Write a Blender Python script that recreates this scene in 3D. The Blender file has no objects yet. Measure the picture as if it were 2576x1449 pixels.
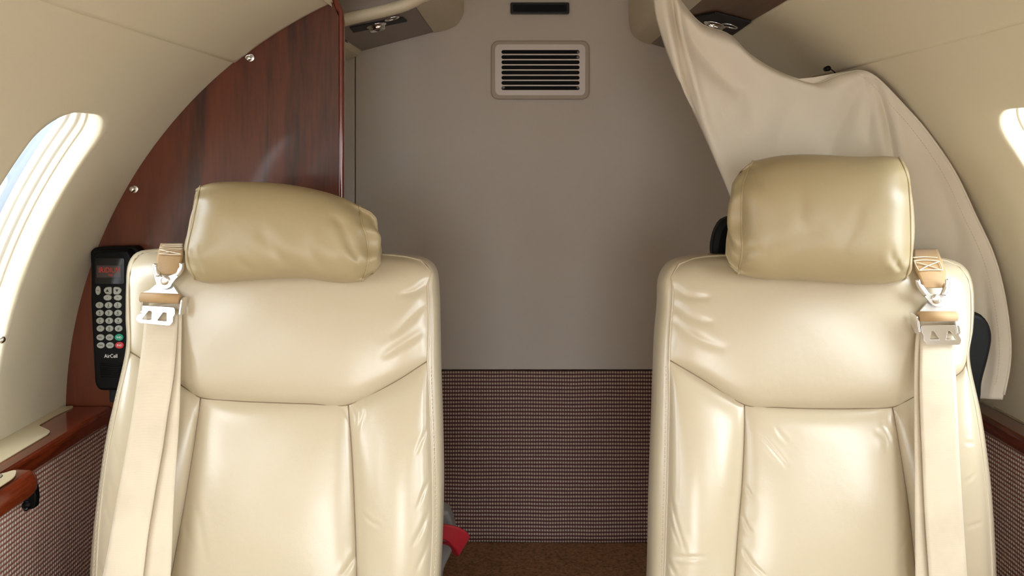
import bpy, math, random
from mathutils import Vector
import numpy as np

random.seed(4)
C = bpy.context.scene.collection
F = 1900.0; CX = 1310.0; CY = 390.0          # focal length and principal point in pixels of the 2576x1449 frame
FLOOR = -0.95                                  # the camera is the origin, looking along +Y

# ------------------------------------------------------------------ materials
MATS = {}
def lin(r, g, b):
    f = lambda c: (c/255/12.92) if c/255 <= .04045 else ((c/255+.055)/1.055)**2.4
    return (f(r), f(g), f(b), 1)

def base_mat(name):
    m = bpy.data.materials.new(name); m.use_nodes = True
    MATS[name] = m
    nt = m.node_tree
    return m, nt, nt.nodes['Principled BSDF']

def N(nt, kind, **kw):
    n = nt.nodes.new(kind)
    for k, v in kw.items(): setattr(n, k, v)
    return n

def simple(name, col, rough=.5, metal=0, bump=0, bscale=400, coat=0, var=0, vscale=6, spec=.5, coat_rough=.05, sheen=0):
    m, nt, b = base_mat(name)
    b.inputs['Base Color'].default_value = col
    b.inputs['Roughness'].default_value = rough
    b.inputs['Metallic'].default_value = metal
    b.inputs['Specular IOR Level'].default_value = spec
    b.inputs['Coat Weight'].default_value = coat
    b.inputs['Coat Roughness'].default_value = coat_rough
    if sheen:
        b.inputs['Sheen Weight'].default_value = sheen
    tc = N(nt, 'ShaderNodeTexCoord')
    if bump:
        no = N(nt, 'ShaderNodeTexNoise'); no.inputs['Scale'].default_value = bscale; no.inputs['Detail'].default_value = 4
        bu = N(nt, 'ShaderNodeBump'); bu.inputs['Strength'].default_value = bump; bu.inputs['Distance'].default_value = .001
        nt.links.new(tc.outputs['Object'], no.inputs['Vector']); nt.links.new(no.outputs['Fac'], bu.inputs['Height'])
        nt.links.new(bu.outputs['Normal'], b.inputs['Normal'])
    if var:
        n2 = N(nt, 'ShaderNodeTexNoise'); n2.inputs['Scale'].default_value = vscale; n2.inputs['Detail'].default_value = 3
        cr = N(nt, 'ShaderNodeValToRGB')
        c1 = [c*(1-var) for c in col[:3]]+[1]; c2 = [min(1, c*(1+var)) for c in col[:3]]+[1]
        cr.color_ramp.elements[0].color = c1; cr.color_ramp.elements[0].position = .3
        cr.color_ramp.elements[1].color = c2; cr.color_ramp.elements[1].position = .7
        nt.links.new(tc.outputs['Object'], n2.inputs['Vector']); nt.links.new(n2.outputs['Fac'], cr.inputs['Fac'])
        nt.links.new(cr.outputs['Color'], b.inputs['Base Color'])
    return m

def leather(name, col, rough=.29, coat=.3):
    m, nt, b = base_mat(name)
    b.inputs['Base Color'].default_value = col
    b.inputs['Specular IOR Level'].default_value = .6
    b.inputs['Coat Weight'].default_value = coat; b.inputs['Coat Roughness'].default_value = .22
    tc = N(nt, 'ShaderNodeTexCoord')
    vo = N(nt, 'ShaderNodeTexVoronoi'); vo.inputs['Scale'].default_value = 900
    no = N(nt, 'ShaderNodeTexNoise'); no.inputs['Scale'].default_value = 16; no.inputs['Detail'].default_value = 3
    for n in (vo, no): nt.links.new(tc.outputs['Object'], n.inputs['Vector'])
    b1 = N(nt, 'ShaderNodeBump'); b1.inputs['Strength'].default_value = .07; b1.inputs['Distance'].default_value = .0006
    b2 = N(nt, 'ShaderNodeBump'); b2.inputs['Strength'].default_value = .25; b2.inputs['Distance'].default_value = .006
    nt.links.new(vo.outputs['Distance'], b1.inputs['Height'])
    nt.links.new(no.outputs['Fac'], b2.inputs['Height'])
    nt.links.new(b2.outputs['Normal'], b1.inputs['Normal'])
    nt.links.new(b1.outputs['Normal'], b.inputs['Normal'])
    b.inputs['Roughness'].default_value = rough
    return m

def wood(name, dark, mid, light, scale=1.0, rough=.3, coat=.8, axis='Z'):
    m, nt, b = base_mat(name)
    tc = N(nt, 'ShaderNodeTexCoord')
    mp = N(nt, 'ShaderNodeMapping')
    sc = {'Z': (9, 9, .9), 'Y': (9, .9, 9)}[axis]
    mp.inputs['Scale'].default_value = [s*scale for s in sc]
    n1 = N(nt, 'ShaderNodeTexNoise'); n1.inputs['Scale'].default_value = 1.6; n1.inputs['Detail'].default_value = 8; n1.inputs['Distortion'].default_value = 1.1
    mp2 = N(nt, 'ShaderNodeMapping'); mp2.inputs['Scale'].default_value = [s*scale*9 for s in sc]
    n2 = N(nt, 'ShaderNodeTexNoise'); n2.inputs['Scale'].default_value = 2.2; n2.inputs['Detail'].default_value = 5
    mx = N(nt, 'ShaderNodeMath', operation='MULTIPLY_ADD'); mx.inputs[1].default_value = .35
    sb = N(nt, 'ShaderNodeMath', operation='SUBTRACT'); sb.inputs[1].default_value = .17
    cr = N(nt, 'ShaderNodeValToRGB')
    e = cr.color_ramp.elements
    e[0].color = dark; e[0].position = .26; e[1].color = light; e[1].position = .8
    k = e.new(.47); k.color = mid
    nt.links.new(tc.outputs['Object'], mp.inputs['Vector']); nt.links.new(tc.outputs['Object'], mp2.inputs['Vector'])
    nt.links.new(mp.outputs['Vector'], n1.inputs['Vector']); nt.links.new(mp2.outputs['Vector'], n2.inputs['Vector'])
    nt.links.new(n2.outputs['Fac'], mx.inputs[0]); nt.links.new(n1.outputs['Fac'], mx.inputs[2])
    nt.links.new(mx.outputs[0], sb.inputs[0]); nt.links.new(sb.outputs[0], cr.inputs['Fac'])
    nt.links.new(cr.outputs['Color'], b.inputs['Base Color'])
    b.inputs['Roughness'].default_value = rough
    b.inputs['Coat Weight'].default_value = coat; b.inputs['Coat Roughness'].default_value = .09
    return m

def weave(name, axis, pu=.0066, pv=.0094, ground=lin(88, 40, 42), dot=lin(225, 208, 190), line=lin(165, 145, 135), fill=.38):
    """rows of pale stitches on a maroon ground; axis is the horizontal object axis of the cloth"""
    m, nt, b = base_mat(name)
    tc = N(nt, 'ShaderNodeTexCoord'); se = N(nt, 'ShaderNodeSeparateXYZ')
    wob = N(nt, 'ShaderNodeTexNoise'); wob.inputs['Scale'].default_value = 10
    nt.links.new(tc.outputs['Object'], wob.inputs['Vector'])
    nt.links.new(tc.outputs['Object'], se.inputs['Vector'])
    def math_(op, a, bb=None, c=None):
        n = N(nt, 'ShaderNodeMath', operation=op)
        for i, v in enumerate((a, bb, c)):
            if v is None: continue
            if isinstance(v, (int, float)): n.inputs[i].default_value = v
            else: nt.links.new(v, n.inputs[i])
        return n.outputs[0]
    u = math_('MULTIPLY', se.outputs[axis], 2*math.pi/pu)
    wz = math_('MULTIPLY_ADD', wob.outputs['Fac'], .003, se.outputs['Z'])
    v = math_('MULTIPLY', wz, 2*math.pi/pv)
    su = math_('SINE', u); sv = math_('SINE', v)
    su = math_('MULTIPLY_ADD', su, .5, .5); svp = math_('MULTIPLY_ADD', sv, .5, .5)
    su = math_('POWER', su, .8); svq = math_('POWER', svp, 1.1)
    d = math_('MULTIPLY', su, svq)
    no = N(nt, 'ShaderNodeTexNoise'); no.inputs['Scale'].default_value = 260; no.inputs['Detail'].default_value = 2
    nt.links.new(tc.outputs['Object'], no.inputs['Vector'])
    d = math_('MULTIPLY', d, math_('MULTIPLY_ADD', no.outputs['Fac'], 1.5, .40))
    m1 = N(nt, 'ShaderNodeMix', data_type='RGBA')
    m1.inputs[6].default_value = ground; m1.inputs[7].default_value = line
    nt.links.new(math_('MULTIPLY', svq, fill), m1.inputs[0])
    m2 = N(nt, 'ShaderNodeMix', data_type='RGBA'); m2.inputs[7].default_value = dot
    nt.links.new(m1.outputs[2], m2.inputs[6]); nt.links.new(d, m2.inputs[0])
    nt.links.new(m2.outputs[2], b.inputs['Base Color'])
    bu = N(nt, 'ShaderNodeBump'); bu.inputs['Strength'].default_value = .7; bu.inputs['Distance'].default_value = .0015
    nt.links.new(math_('ADD', d, math_('MULTIPLY', svp, .5)), bu.inputs['Height']); nt.links.new(bu.outputs['Normal'], b.inputs['Normal'])
    b.inputs['Roughness'].default_value = .75
    return m

def webbing(name, col):
    m, nt, b = base_mat(name)
    tc = N(nt, 'ShaderNodeTexCoord'); se = N(nt, 'ShaderNodeSeparateXYZ')
    nt.links.new(tc.outputs['Object'], se.inputs['Vector'])
    w = N(nt, 'ShaderNodeMath', operation='MULTIPLY'); w.inputs[1].default_value = 2*math.pi/.0011
    s = N(nt, 'ShaderNodeMath', operation='SINE')
    nt.links.new(se.outputs['Z'], w.inputs[0]); nt.links.new(w.outputs[0], s.inputs[0])
    bu = N(nt, 'ShaderNodeBump'); bu.inputs['Strength'].default_value = .15; bu.inputs['Distance'].default_value = .0004
    nt.links.new(s.outputs[0], bu.inputs['Height']); nt.links.new(bu.outputs['Normal'], b.inputs['Normal'])
    no = N(nt, 'ShaderNodeTexNoise'); no.inputs['Scale'].default_value = 14; no.inputs['Detail'].default_value = 5
    nt.links.new(tc.outputs['Object'], no.inputs['Vector'])
    cr = N(nt, 'ShaderNodeValToRGB'); cr.color_ramp.elements[0].position = .3; cr.color_ramp.elements[1].position = .55
    cr.color_ramp.elements[0].color = [c*.86 for c in col[:3]]+[1]; cr.color_ramp.elements[1].color = col
    nt.links.new(no.outputs['Fac'], cr.inputs['Fac']); nt.links.new(cr.outputs['Color'], b.inputs['Base Color'])
    b.inputs['Roughness'].default_value = .6
    b.inputs['Sheen Weight'].default_value = .15
    return m

def glass(name, tint=(1, 1, 1, 1)):
    m = bpy.data.materials.new(name); m.use_nodes = True; MATS[name] = m
    nt = m.node_tree; nt.nodes.clear()
    out = N(nt, 'ShaderNodeOutputMaterial'); mix = N(nt, 'ShaderNodeMixShader')
    tr = N(nt, 'ShaderNodeBsdfTransparent'); gl = N(nt, 'ShaderNodeBsdfGlossy'); fr = N(nt, 'ShaderNodeFresnel')
    tr.inputs['Color'].default_value = tint; gl.inputs['Roughness'].default_value = .03; fr.inputs['IOR'].default_value = 1.4
    nt.links.new(fr.outputs[0], mix.inputs[0]); nt.links.new(tr.outputs[0], mix.inputs[1]); nt.links.new(gl.outputs[0], mix.inputs[2])
    nt.links.new(mix.outputs[0], out.inputs['Surface'])
    return m

def glow(name, col, s):
    m, nt, b = base_mat(name)
    b.inputs['Base Color'].default_value = (.02, .0, .0, 1)
    b.inputs['Emission Color'].default_value = col; b.inputs['Emission Strength'].default_value = s
    return m

LEATHER = leather('seat leather', lin(191, 178, 150))
LEATHER_HEAD = leather('headrest leather', lin(170, 154, 117), .42, .08)  # older, more golden leather, its colour also darkened for the missing top light
LEATHER_DARK = leather('seam leather', lin(120, 98, 70), .5)
LINER = simple('cabin liner', lin(223, 215, 190), .55, bump=.25, bscale=900)
LINER_LIP = simple('liner lip', lin(214, 202, 175), .5)
BULK = simple('bulkhead vinyl', lin(207, 199, 188), .62, bump=.45, bscale=700)
BULK_SIDE = simple('bulkhead side vinyl', lin(206, 200, 188), .62, bump=.3, bscale=700)
PSU_GREY = simple('grey service panel', lin(150, 138, 130), .5, bump=.4, bscale=600)
PSU_CREAM = simple('cream service housing', lin(214, 203, 176), .42, bump=.15, bscale=700)
BROWN = wood('brown veneer', lin(62, 36, 20), lin(92, 58, 34), lin(112, 74, 46), 1.0, .35, .3, 'Y')
WOOD = wood('mahogany veneer', lin(46, 16, 7), lin(90, 37, 13), lin(110, 50, 20), .9, .4, .36, 'Z')
WOOD_EDGE = wood('glossy mahogany edge', lin(62, 14, 10), lin(92, 26, 16), lin(112, 36, 20), 1.0, .18, 1.0, 'Z')
WOOD_RAIL = wood('mahogany rail', lin(48, 12, 6), lin(106, 40, 18), lin(146, 70, 36), 1.3, .2, 1.0, 'Y')
CREAM_GLOSS = simple('cream lacquer inlay', lin(196, 180, 146), .22, coat=.7)
FAB_BACK = weave('woven fabric across', 'X', .0064, .0092, ground=lin(84, 34, 40), dot=lin(222, 204, 184), line=lin(150, 126, 120), fill=.30)
FAB_SIDE_LIT = weave('lit woven fabric along', 'Y', .0054, .0072, ground=lin(150, 86, 68), dot=lin(252, 244, 234), line=lin(226, 200, 184), fill=.62)  # window light put into the colours: paler ground, dots and lines
CARPET = simple('brown carpet', lin(156, 116, 84), .95, bump=1.0, bscale=500, var=.42, vscale=150)
CURTAIN = simple('cream curtain cloth', lin(221, 213, 196), .6, bump=.12, bscale=1200, sheen=.1)
CURTAIN_HEM = simple('curtain hem thread', lin(206, 193, 172), .7)
STITCH = simple('pale seat thread', lin(220, 206, 182), .6)
STITCH_SHADOW = simple('tan seat thread', lin(176, 152, 116), .7)
WEB = webbing('cream belt webbing', lin(212, 198, 172))
WEB_TAN = webbing('tan belt webbing', lin(182, 148, 102))
WEB_RED = simple('red webbing', lin(150, 10, 24), .7, bump=.3, bscale=900)
CHROME = simple('chrome', (.86, .86, .87, 1), .12, 1)
STEEL = simple('brushed steel', (.80, .80, .79, 1), .30, 1)
PIVOT = simple('pale steel pin', (.84, .83, .78, 1), .3, 1)
BLACK = simple('black plastic', lin(9, 9, 10), .5, spec=.15, bump=.1, bscale=800)
BLACK_MATT = simple('black matt plastic', lin(10, 10, 11), .6)
BLACK_GLOSS = simple('black gloss', lin(14, 15, 20), .12)
DUCT = simple('dark duct', lin(12, 11, 12), .9)
SCREEN = simple('dark screen', lin(66, 58, 58), .15)
KEY = simple('grey key rubber', lin(160, 162, 154), .45)
KEY_GREEN = simple('green key rubber', lin(24, 140, 112), .4)
KEY_RED = simple('red key rubber', lin(186, 44, 50), .4)
INK = simple('black legend ink', lin(24, 24, 24), .6)
INK_WHITE = simple('white legend ink', lin(235, 235, 232), .5)
LED = glow('red display segments', (1, .08, .04, 1), .3)
VENT_PAINT = simple('grille paint', lin(224, 216, 210), .4)
VENT_RIM = simple('grille rim paint', lin(176, 165, 148), .5)
GREY_METAL = simple('grey painted metal', lin(120, 114, 110), .45)
WIN_WHITE = simple('white window frame plastic', lin(232, 228, 214), .35)
WIN_TRACK = simple('ivory shade track', lin(222, 216, 196), .4)
PANE = glass('window acrylic', (.93, .96, .98, 1))
GROOVE = simple('seam shadow gap', lin(120, 104, 82), .8)

# ------------------------------------------------------------------ helpers
def P(px, py, Y):
    return Vector(((px-CX)/F*Y, Y, (CY-py)/F*Y))

def root_off(o):
    while o is not None:
        if o.parent is None: return o.location.copy()
        o = o.parent
    return Vector((0, 0, 0))

def obj(name, verts, faces, mat, parent=None, smooth=True, solid=0, bevel=0, subsurf=0):
    off = root_off(parent) if parent is not None else Vector((0, 0, 0))
    me = bpy.data.meshes.new(name)
    me.from_pydata([tuple(Vector(v)-off) for v in verts], [], [tuple(f) for f in faces])
    me.update()
    if smooth:
        me.polygons.foreach_set('use_smooth', [True]*len(me.polygons))
    me.materials.append(mat)
    o = bpy.data.objects.new(name, me); C.objects.link(o)
    if parent is not None: o.parent = parent
    if solid:
        md = o.modifiers.new('thickness', 'SOLIDIFY'); md.thickness = solid; md.offset = 0
    if bevel:
        md = o.modifiers.new('bevel', 'BEVEL'); md.width = bevel; md.segments = 3; md.limit_method = 'ANGLE'; md.angle_limit = .6
    if subsurf:
        md = o.modifiers.new('sub', 'SUBSURF'); md.levels = subsurf; md.render_levels = subsurf
    return o

def tag(o, label=None, cat=None, group=None, kind=None):
    if label: o['label'] = label
    if cat: o['category'] = cat
    if group: o['group'] = group
    if kind: o['kind'] = kind
    return o

def thing(name, loc, label, cat, group=None):
    o = bpy.data.objects.new(name, None); C.objects.link(o); o.location = loc; o.empty_display_size = .05
    return tag(o, label, cat, group)

def spline(pts, n, closed=False):
    """Catmull-Rom through pts, n samples evenly spaced by length"""
    p = np.array([list(map(float, q)) for q in pts])
    if len(p) == 2 and not closed:
        t = np.linspace(0, 1, n)[:, None]; return p[0]*(1-t)+p[1]*t
    if closed: q = np.vstack([p[-1], p, p[0], p[1]])
    else: q = np.vstack([2*p[0]-p[1], p, 2*p[-1]-p[-2]])
    out = []
    for i in range(len(q)-3):
        a, b, c, d = q[i], q[i+1], q[i+2], q[i+3]
        for t in np.linspace(0, 1, 24, endpoint=False):
            out.append(.5*((2*b)+(-a+c)*t+(2*a-5*b+4*c-d)*t*t+(-a+3*b-3*c+d)*t**3))
    out.append(q[-2]); out = np.array(out)
    L = np.concatenate([[0], np.cumsum(np.linalg.norm(np.diff(out, axis=0), axis=1))])
    s = np.linspace(0, L[-1], n)
    return np.stack([np.interp(s, L, out[:, k]) for k in range(out.shape[1])], 1)

def polyline(pts, n):
    p = np.array([list(map(float, q)) for q in pts])
    L = np.concatenate([[0], np.cumsum(np.linalg.norm(np.diff(p, axis=0), axis=1))])
    s = np.linspace(0, L[-1], n)
    return np.stack([np.interp(s, L, p[:, k]) for k in range(p.shape[1])], 1)

def coons(bot, top, left, right, ns, nt):
    """px-space patch: bot/top run left to right, left/right run bottom to top"""
    b, t = spline(bot, ns), spline(top, ns); l, r = spline(left, nt), spline(right, nt)
    s = np.linspace(0, 1, ns)[None, :, None]; v = np.linspace(0, 1, nt)[:, None, None]
    S = (1-v)*b[None]+v*t[None]+(1-s)*l[:, None]+s*r[:, None]
    S -= (1-s)*(1-v)*b[0]+s*(1-v)*b[-1]+(1-s)*v*t[0]+s*v*t[-1]
    return S

def creases(px, py, lines):
    """depth (m) cut by soft creases; a line is (points, depth, width px)"""
    d = np.zeros_like(px)
    for pts, dep, w in lines:
        q = spline(pts, 24)
        best = np.full(px.shape, 1e9); bt = np.zeros_like(px)
        for i in range(len(q)-1):
            a, b = q[i], q[i+1]; ab = b-a
            t = np.clip(((px-a[0])*ab[0]+(py-a[1])*ab[1])/(ab@ab), 0, 1)
            dd = np.hypot(px-a[0]-t*ab[0], py-a[1]-t*ab[1])
            m = dd < best
            best = np.where(m, dd, best); bt = np.where(m, (i+t)/(len(q)-1), bt)
        fade = np.sin(np.pi*np.clip(bt, .0, 1.0))**.6
        d += dep*fade*(np.exp(-(best/w)**2)-.45*np.exp(-((best-2.2*w)/(1.6*w))**2))
    return d

def gridfaces(nv, nu, flip=False, wrap=False):
    f = []
    for j in range(nv-1):
        for i in range(nu if wrap else nu-1):
            a, b = j*nu+i, j*nu+(i+1) % nu
            q = (a, b, b+nu, a+nu)
            f.append(q[::-1] if flip else q)
    return f

def P_arr(px, py, Y):
    return np.stack([(px-CX)/F*Y, Y, (CY-py)/F*Y], -1).reshape(-1, 3)

def tube_geo(pts, r, n=8, closed=False):
    pts = [Vector(p) for p in pts]; V, Fc = [], []
    m = len(pts)
    up = None
    for i, p in enumerate(pts):
        a = pts[i-1] if (i > 0 or closed) else p
        b = pts[(i+1) % m] if (i < m-1 or closed) else p
        t = (b-a).normalized()
        if up is None:
            up = Vector((0, 0, 1)) if abs(t.z) < .9 else Vector((1, 0, 0))
        x = t.cross(up).normalized(); y = x.cross(t).normalized(); up = y
        rr = r[i] if isinstance(r, (list, tuple)) else r
        for k in range(n):
            a_ = 2*math.pi*k/n
            V.append(p+x*math.cos(a_)*rr+y*math.sin(a_)*rr)
    for i in range(m if closed else m-1):
        for k in range(n):
            a, b = i*n+k, i*n+(k+1) % n
            c, d = ((i+1) % m)*n+(k+1) % n, ((i+1) % m)*n+k
            Fc.append((a, b, c, d))
    if not closed:
        Fc.append(tuple(range(n))[::-1]); Fc.append(tuple((m-1)*n+k for k in range(n)))
    return V, Fc

def tube(name, pts, r, mat, parent, n=8, closed=False):
    V, Fc = tube_geo(pts, r, n, closed)
    return obj(name, V, Fc, mat, parent)

def merge(parts):
    V, Fc = [], []
    for v, f in parts:
        o = len(V); V += list(v); Fc += [tuple(i+o for i in q) for q in f]
    return V, Fc

def box_geo(x0, x1, y0, y1, z0, z1):
    V = [(x, y, z) for z in (z0, z1) for y in (y0, y1) for x in (x0, x1)]
    return V, [(0, 2, 3, 1), (4, 5, 7, 6), (0, 1, 5, 4), (2, 6, 7, 3), (0, 4, 6, 2), (1, 3, 7, 5)]

def box(name, x0, x1, y0, y1, z0, z1, mat, parent=None, bevel=0):
    V, Fc = box_geo(x0, x1, y0, y1, z0, z1)
    return obj(name, V, Fc, mat, parent, smooth=False, bevel=bevel)

def lathe(name, c, axis, prof, mat, parent, n=40):
    """prof: (radius, along axis)"""
    ax = Vector(axis).normalized(); h = Vector((0, 0, 1)) if abs(ax.z) < .9 else Vector((1, 0, 0))
    x = ax.cross(h).normalized(); y = ax.cross(x).normalized(); c = Vector(c)
    V = []
    for r, t in prof:
        for k in range(n):
            a = 2*math.pi*k/n
            V.append(c+ax*t+x*r*math.cos(a)+y*r*math.sin(a))
    Fc = gridfaces(len(prof), n, wrap=True)
    Fc.append(tuple(range(n))[::-1]); Fc.append(tuple((len(prof)-1)*n+k for k in range(n)))
    return obj(name, V, Fc, mat, parent)

def plate_geo(loops, thick, bevel=0.0):
    """filled 2-D outline with holes -> verts (u, w, depth), faces"""
    cu = bpy.data.curves.new('tmp', 'CURVE'); cu.dimensions = '2D'; cu.fill_mode = 'BOTH'
    cu.extrude = max(thick/2-bevel, 0); cu.bevel_depth = bevel; cu.bevel_resolution = 2
    for lp in loops:
        sp = cu.splines.new('POLY'); sp.points.add(len(lp)-1); sp.use_cyclic_u = True
        for q, (u, w) in zip(sp.points, lp): q.co = (u, w, 0, 1)
    o = bpy.data.objects.new('tmp', cu); C.objects.link(o)
    bpy.context.view_layer.update()
    me = bpy.data.meshes.new_from_object(o.evaluated_get(bpy.context.evaluated_depsgraph_get()))
    V = [tuple(v.co) for v in me.vertices]; Fc = [tuple(p.vertices) for p in me.polygons]
    bpy.data.objects.remove(o); bpy.data.curves.remove(cu); bpy.data.meshes.remove(me)
    return V, Fc

def plate(name, loops_px, Y, thick, mat, parent=None, bevel=0.0, tilt=None, slope=0.0, wref=0.0):
    """vertical plate whose front face stands at depth Y; outlines in px at that depth"""
    loops = [[((x-CX)/F*Y, (CY-y)/F*Y) for x, y in lp] for lp in loops_px]
    V, Fc = plate_geo(loops, thick, bevel)
    W = []
    for u, w, d in V:
        y = Y+thick/2-d
        y += slope*(w-wref)
        W.append((u, y, w))
    return obj(name, W, Fc, mat, parent, smooth=False)

def rrect(x0, y0, x1, y1, r, n=6):
    out = []
    for cx, cy, a0 in ((x1-r, y0+r, -90), (x1-r, y1-r, 0), (x0+r, y1-r, 90), (x0+r, y0+r, 180)):
        for k in range(n+1):
            a = math.radians(a0+90*k/n); out.append((cx+r*math.cos(a), cy+r*math.sin(a)))
    return out

def rr_sub(x0, y0, x1, y1, r, nc=11, ns=39):
    """rounded rectangle whose straight sides are subdivided too (same count for any radius)"""
    out = []
    cs_ = ((x1-r, y0+r, -90), (x1-r, y1-r, 0), (x0+r, y1-r, 90), (x0+r, y0+r, 180))
    arcs = [[(cx+r*math.cos(math.radians(a0+90*k/nc)), cy+r*math.sin(math.radians(a0+90*k/nc))) for k in range(nc+1)] for cx, cy, a0 in cs_]
    for i in range(4):
        out += arcs[i]; a, b = arcs[i][-1], arcs[(i+1) % 4][0]
        out += [(a[0]+(b[0]-a[0])*k/(ns+1), a[1]+(b[1]-a[1])*k/(ns+1)) for k in range(1, ns+1)]
    return out

def rpoly(pts, r, n=5):
    """polygon with rounded corners"""
    out = []; m = len(pts)
    for i in range(m):
        a, b, c = (Vector(pts[i-1]).to_2d(), Vector(pts[i]).to_2d(), Vector(pts[(i+1) % m]).to_2d()) if False else \
                  (Vector((*pts[i-1],)), Vector((*pts[i],)), Vector((*pts[(i+1) % m],)))
        d1 = (a-b); d2 = (c-b)
        rr = min(r, d1.length*.45, d2.length*.45)
        p1 = b+d1.normalized()*rr; p2 = b+d2.normalized()*rr
        for k in range(n+1):
            t = k/n; q = p1*(1-t)**2+b*2*t*(1-t)+p2*t*t
            out.append((q.x, q.y))
    return out

def ellipse(cx, cy, rx, ry, n=24):
    return [(cx+rx*math.cos(2*math.pi*k/n), cy+ry*math.sin(2*math.pi*k/n)) for k in range(n)]

def text(name, s, px, py, Y, h_px, mat, parent, wscale=1.0, shear=0.0, font_bold=0.0):
    """flat lettering centred on a px position at depth Y"""
    cu = bpy.data.curves.new('tmp', 'FONT'); cu.body = s; cu.align_x = 'CENTER'; cu.align_y = 'CENTER'
    cu.size = h_px/F*Y/.7; cu.extrude = .0001; cu.shear = shear; cu.offset = font_bold
    o = bpy.data.objects.new('tmp', cu); C.objects.link(o); bpy.context.view_layer.update()
    me = bpy.data.meshes.new_from_object(o.evaluated_get(bpy.context.evaluated_depsgraph_get()))
    c = P(px, py, Y)
    V = [(c.x+v.co.x*wscale, Y-v.co.z, c.z+v.co.y) for v in me.vertices]; Fc = [tuple(p.vertices) for p in me.polygons]
    bpy.data.objects.remove(o); bpy.data.curves.remove(cu); bpy.data.meshes.remove(me)
    return obj(name, V, Fc, mat, parent, smooth=False)

def sweep_y(name, prof, y0, y1, mat, parent=None, ny=2, smooth=False, cap=True, bevel=0):
    """closed (x, z) profile extruded along Y"""
    n = len(prof); V = []; Fc = []
    for j in range(ny):
        y = y0+(y1-y0)*j/(ny-1)
        V += [(x, y, z) for x, z in prof]
    Fc = gridfaces(ny, n, wrap=True)
    if cap:
        Fc.append(tuple(range(n))[::-1]); Fc.append(tuple((ny-1)*n+k for k in range(n)))
    return obj(name, V, Fc, mat, parent, smooth=smooth, bevel=bevel)

def stitch_geo(pts, dash=.0032, gap=.0022, r=.0005):
    pts = [Vector(p) for p in pts]; parts = []
    L = [0]
    for a, b in zip(pts, pts[1:]): L.append(L[-1]+(b-a).length)
    def at(s):
        for i in range(len(L)-1):
            if s <= L[i+1]:
                t = (s-L[i])/max(1e-9, L[i+1]-L[i]); return pts[i].lerp(pts[i+1], t)
        return pts[-1]
    s = 0
    while s+dash < L[-1]:
        a, b = at(s), at(s+dash); d = (b-a)
        mid = (a+b)/2+Vector((0, -r*.7, 0))
        parts.append(tube_geo([a, mid, b], [r*.6, r, r*.6], 5)); s += dash+gap
    return merge(parts)

# ------------------------------------------------------------------ cabin shell
ZC = -.449
def shell_pt(side, R, Y, s):
    """s = arc length from the crown; straight down below the widest line"""
    q = R*math.pi/2
    if s <= q:
        a = s/R; return (side*R*math.sin(a), Y, ZC+R*math.cos(a))
    return (side*R, Y, ZC-(s-q))

def shell_nrm(side, R, s):
    a = min(s/R, math.pi/2); return Vector((side*math.sin(a), 0, math.cos(a)))

def wall_with_windows(name, side, R, y0, y1, s0, s1, wins, ws0, ws1):
    V, Fc = [], []
    def add_grid(ya, yb, sa, sb, ny, ns):
        o = len(V)
        for j in range(ny+1):
            for i in range(ns+1):
                V.append(shell_pt(side, R, ya+(yb-ya)*j/ny, sa+(sb-sa)*i/ns))
        for q in gridfaces(ny+1, ns+1, flip=side > 0): Fc.append(tuple(k+o for k in q))
    m = .05
    ca, cb = ws0-m, ws1+m
    add_grid(y0, y1, s0, ca, 2, 24); add_grid(y0, y1, cb, s1, 2, 24)
    edges = []
    for c, hw in sorted(wins): edges += [c-hw-m*.9, c+hw+m*.9]
    ys = [y0]+edges+[y1]
    for k in range(0, len(ys), 2):
        if ys[k+1] > ys[k]+1e-4: add_grid(ys[k], ys[k+1], ca, cb, 2, 40)
    for c, hw in sorted(wins):
        n = 96; rad = .085 if hw > .1 else .055
        hole = rr_sub(c-hw, ws0, c+hw, ws1, rad); n = len(hole)
        ya, yb = c-hw-m*.9, c+hw+m*.9
        outer = rr_sub(ya, ca, yb, cb, 1e-5)
        rings = []
        for t in (0, .25, .5, .75, .9, 1):
            rings.append([shell_pt(side, R, a[0]*(1-t)+b[0]*t, a[1]*(1-t)+b[1]*t) for a, b in zip(outer, hole)])
        o = len(V)
        for r in rings: V.extend(r)
        for q in gridfaces(len(rings), n, flip=side < 0, wrap=True): Fc.append(tuple(k+o for k in q))
        # rolled reveal
        o = len(V) - n
        prev = o
        for (dr, inset) in ((.002, .0022), (.006, .0038), (.012, .0045), (.026, .0055)):
            st = len(V)
            hh = rr_sub(c-hw+inset, ws0+inset, c+hw-inset, ws1-inset, max(rad-inset, .01))
            for (y, s) in hh:
                p = Vector(shell_pt(side, R, y, s))+shell_nrm(side, R, s)*dr; V.append(tuple(p))
            for k in range(n):
                q = (prev+k, prev+(k+1) % n, st+(k+1) % n, st+k)
                Fc.append(q if side > 0 else q[::-1])
            prev = st
    return obj(name, V, Fc, LINER)

def ring_frame_geo(side, R, c, ws0, ws1, hw, rad, prof):
    n = 204; V = []
    for dr, inset in prof:
        for (y, s) in rr_sub(c-hw+inset, ws0+inset, c+hw-inset, ws1-inset, max(rad-inset, .008)):
            V.append(tuple(Vector(shell_pt(side, R, y, s))+shell_nrm(side, R, s)*dr))
    Fc = gridfaces(len(prof), n, wrap=True, flip=side < 0)
    return V, Fc

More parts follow.
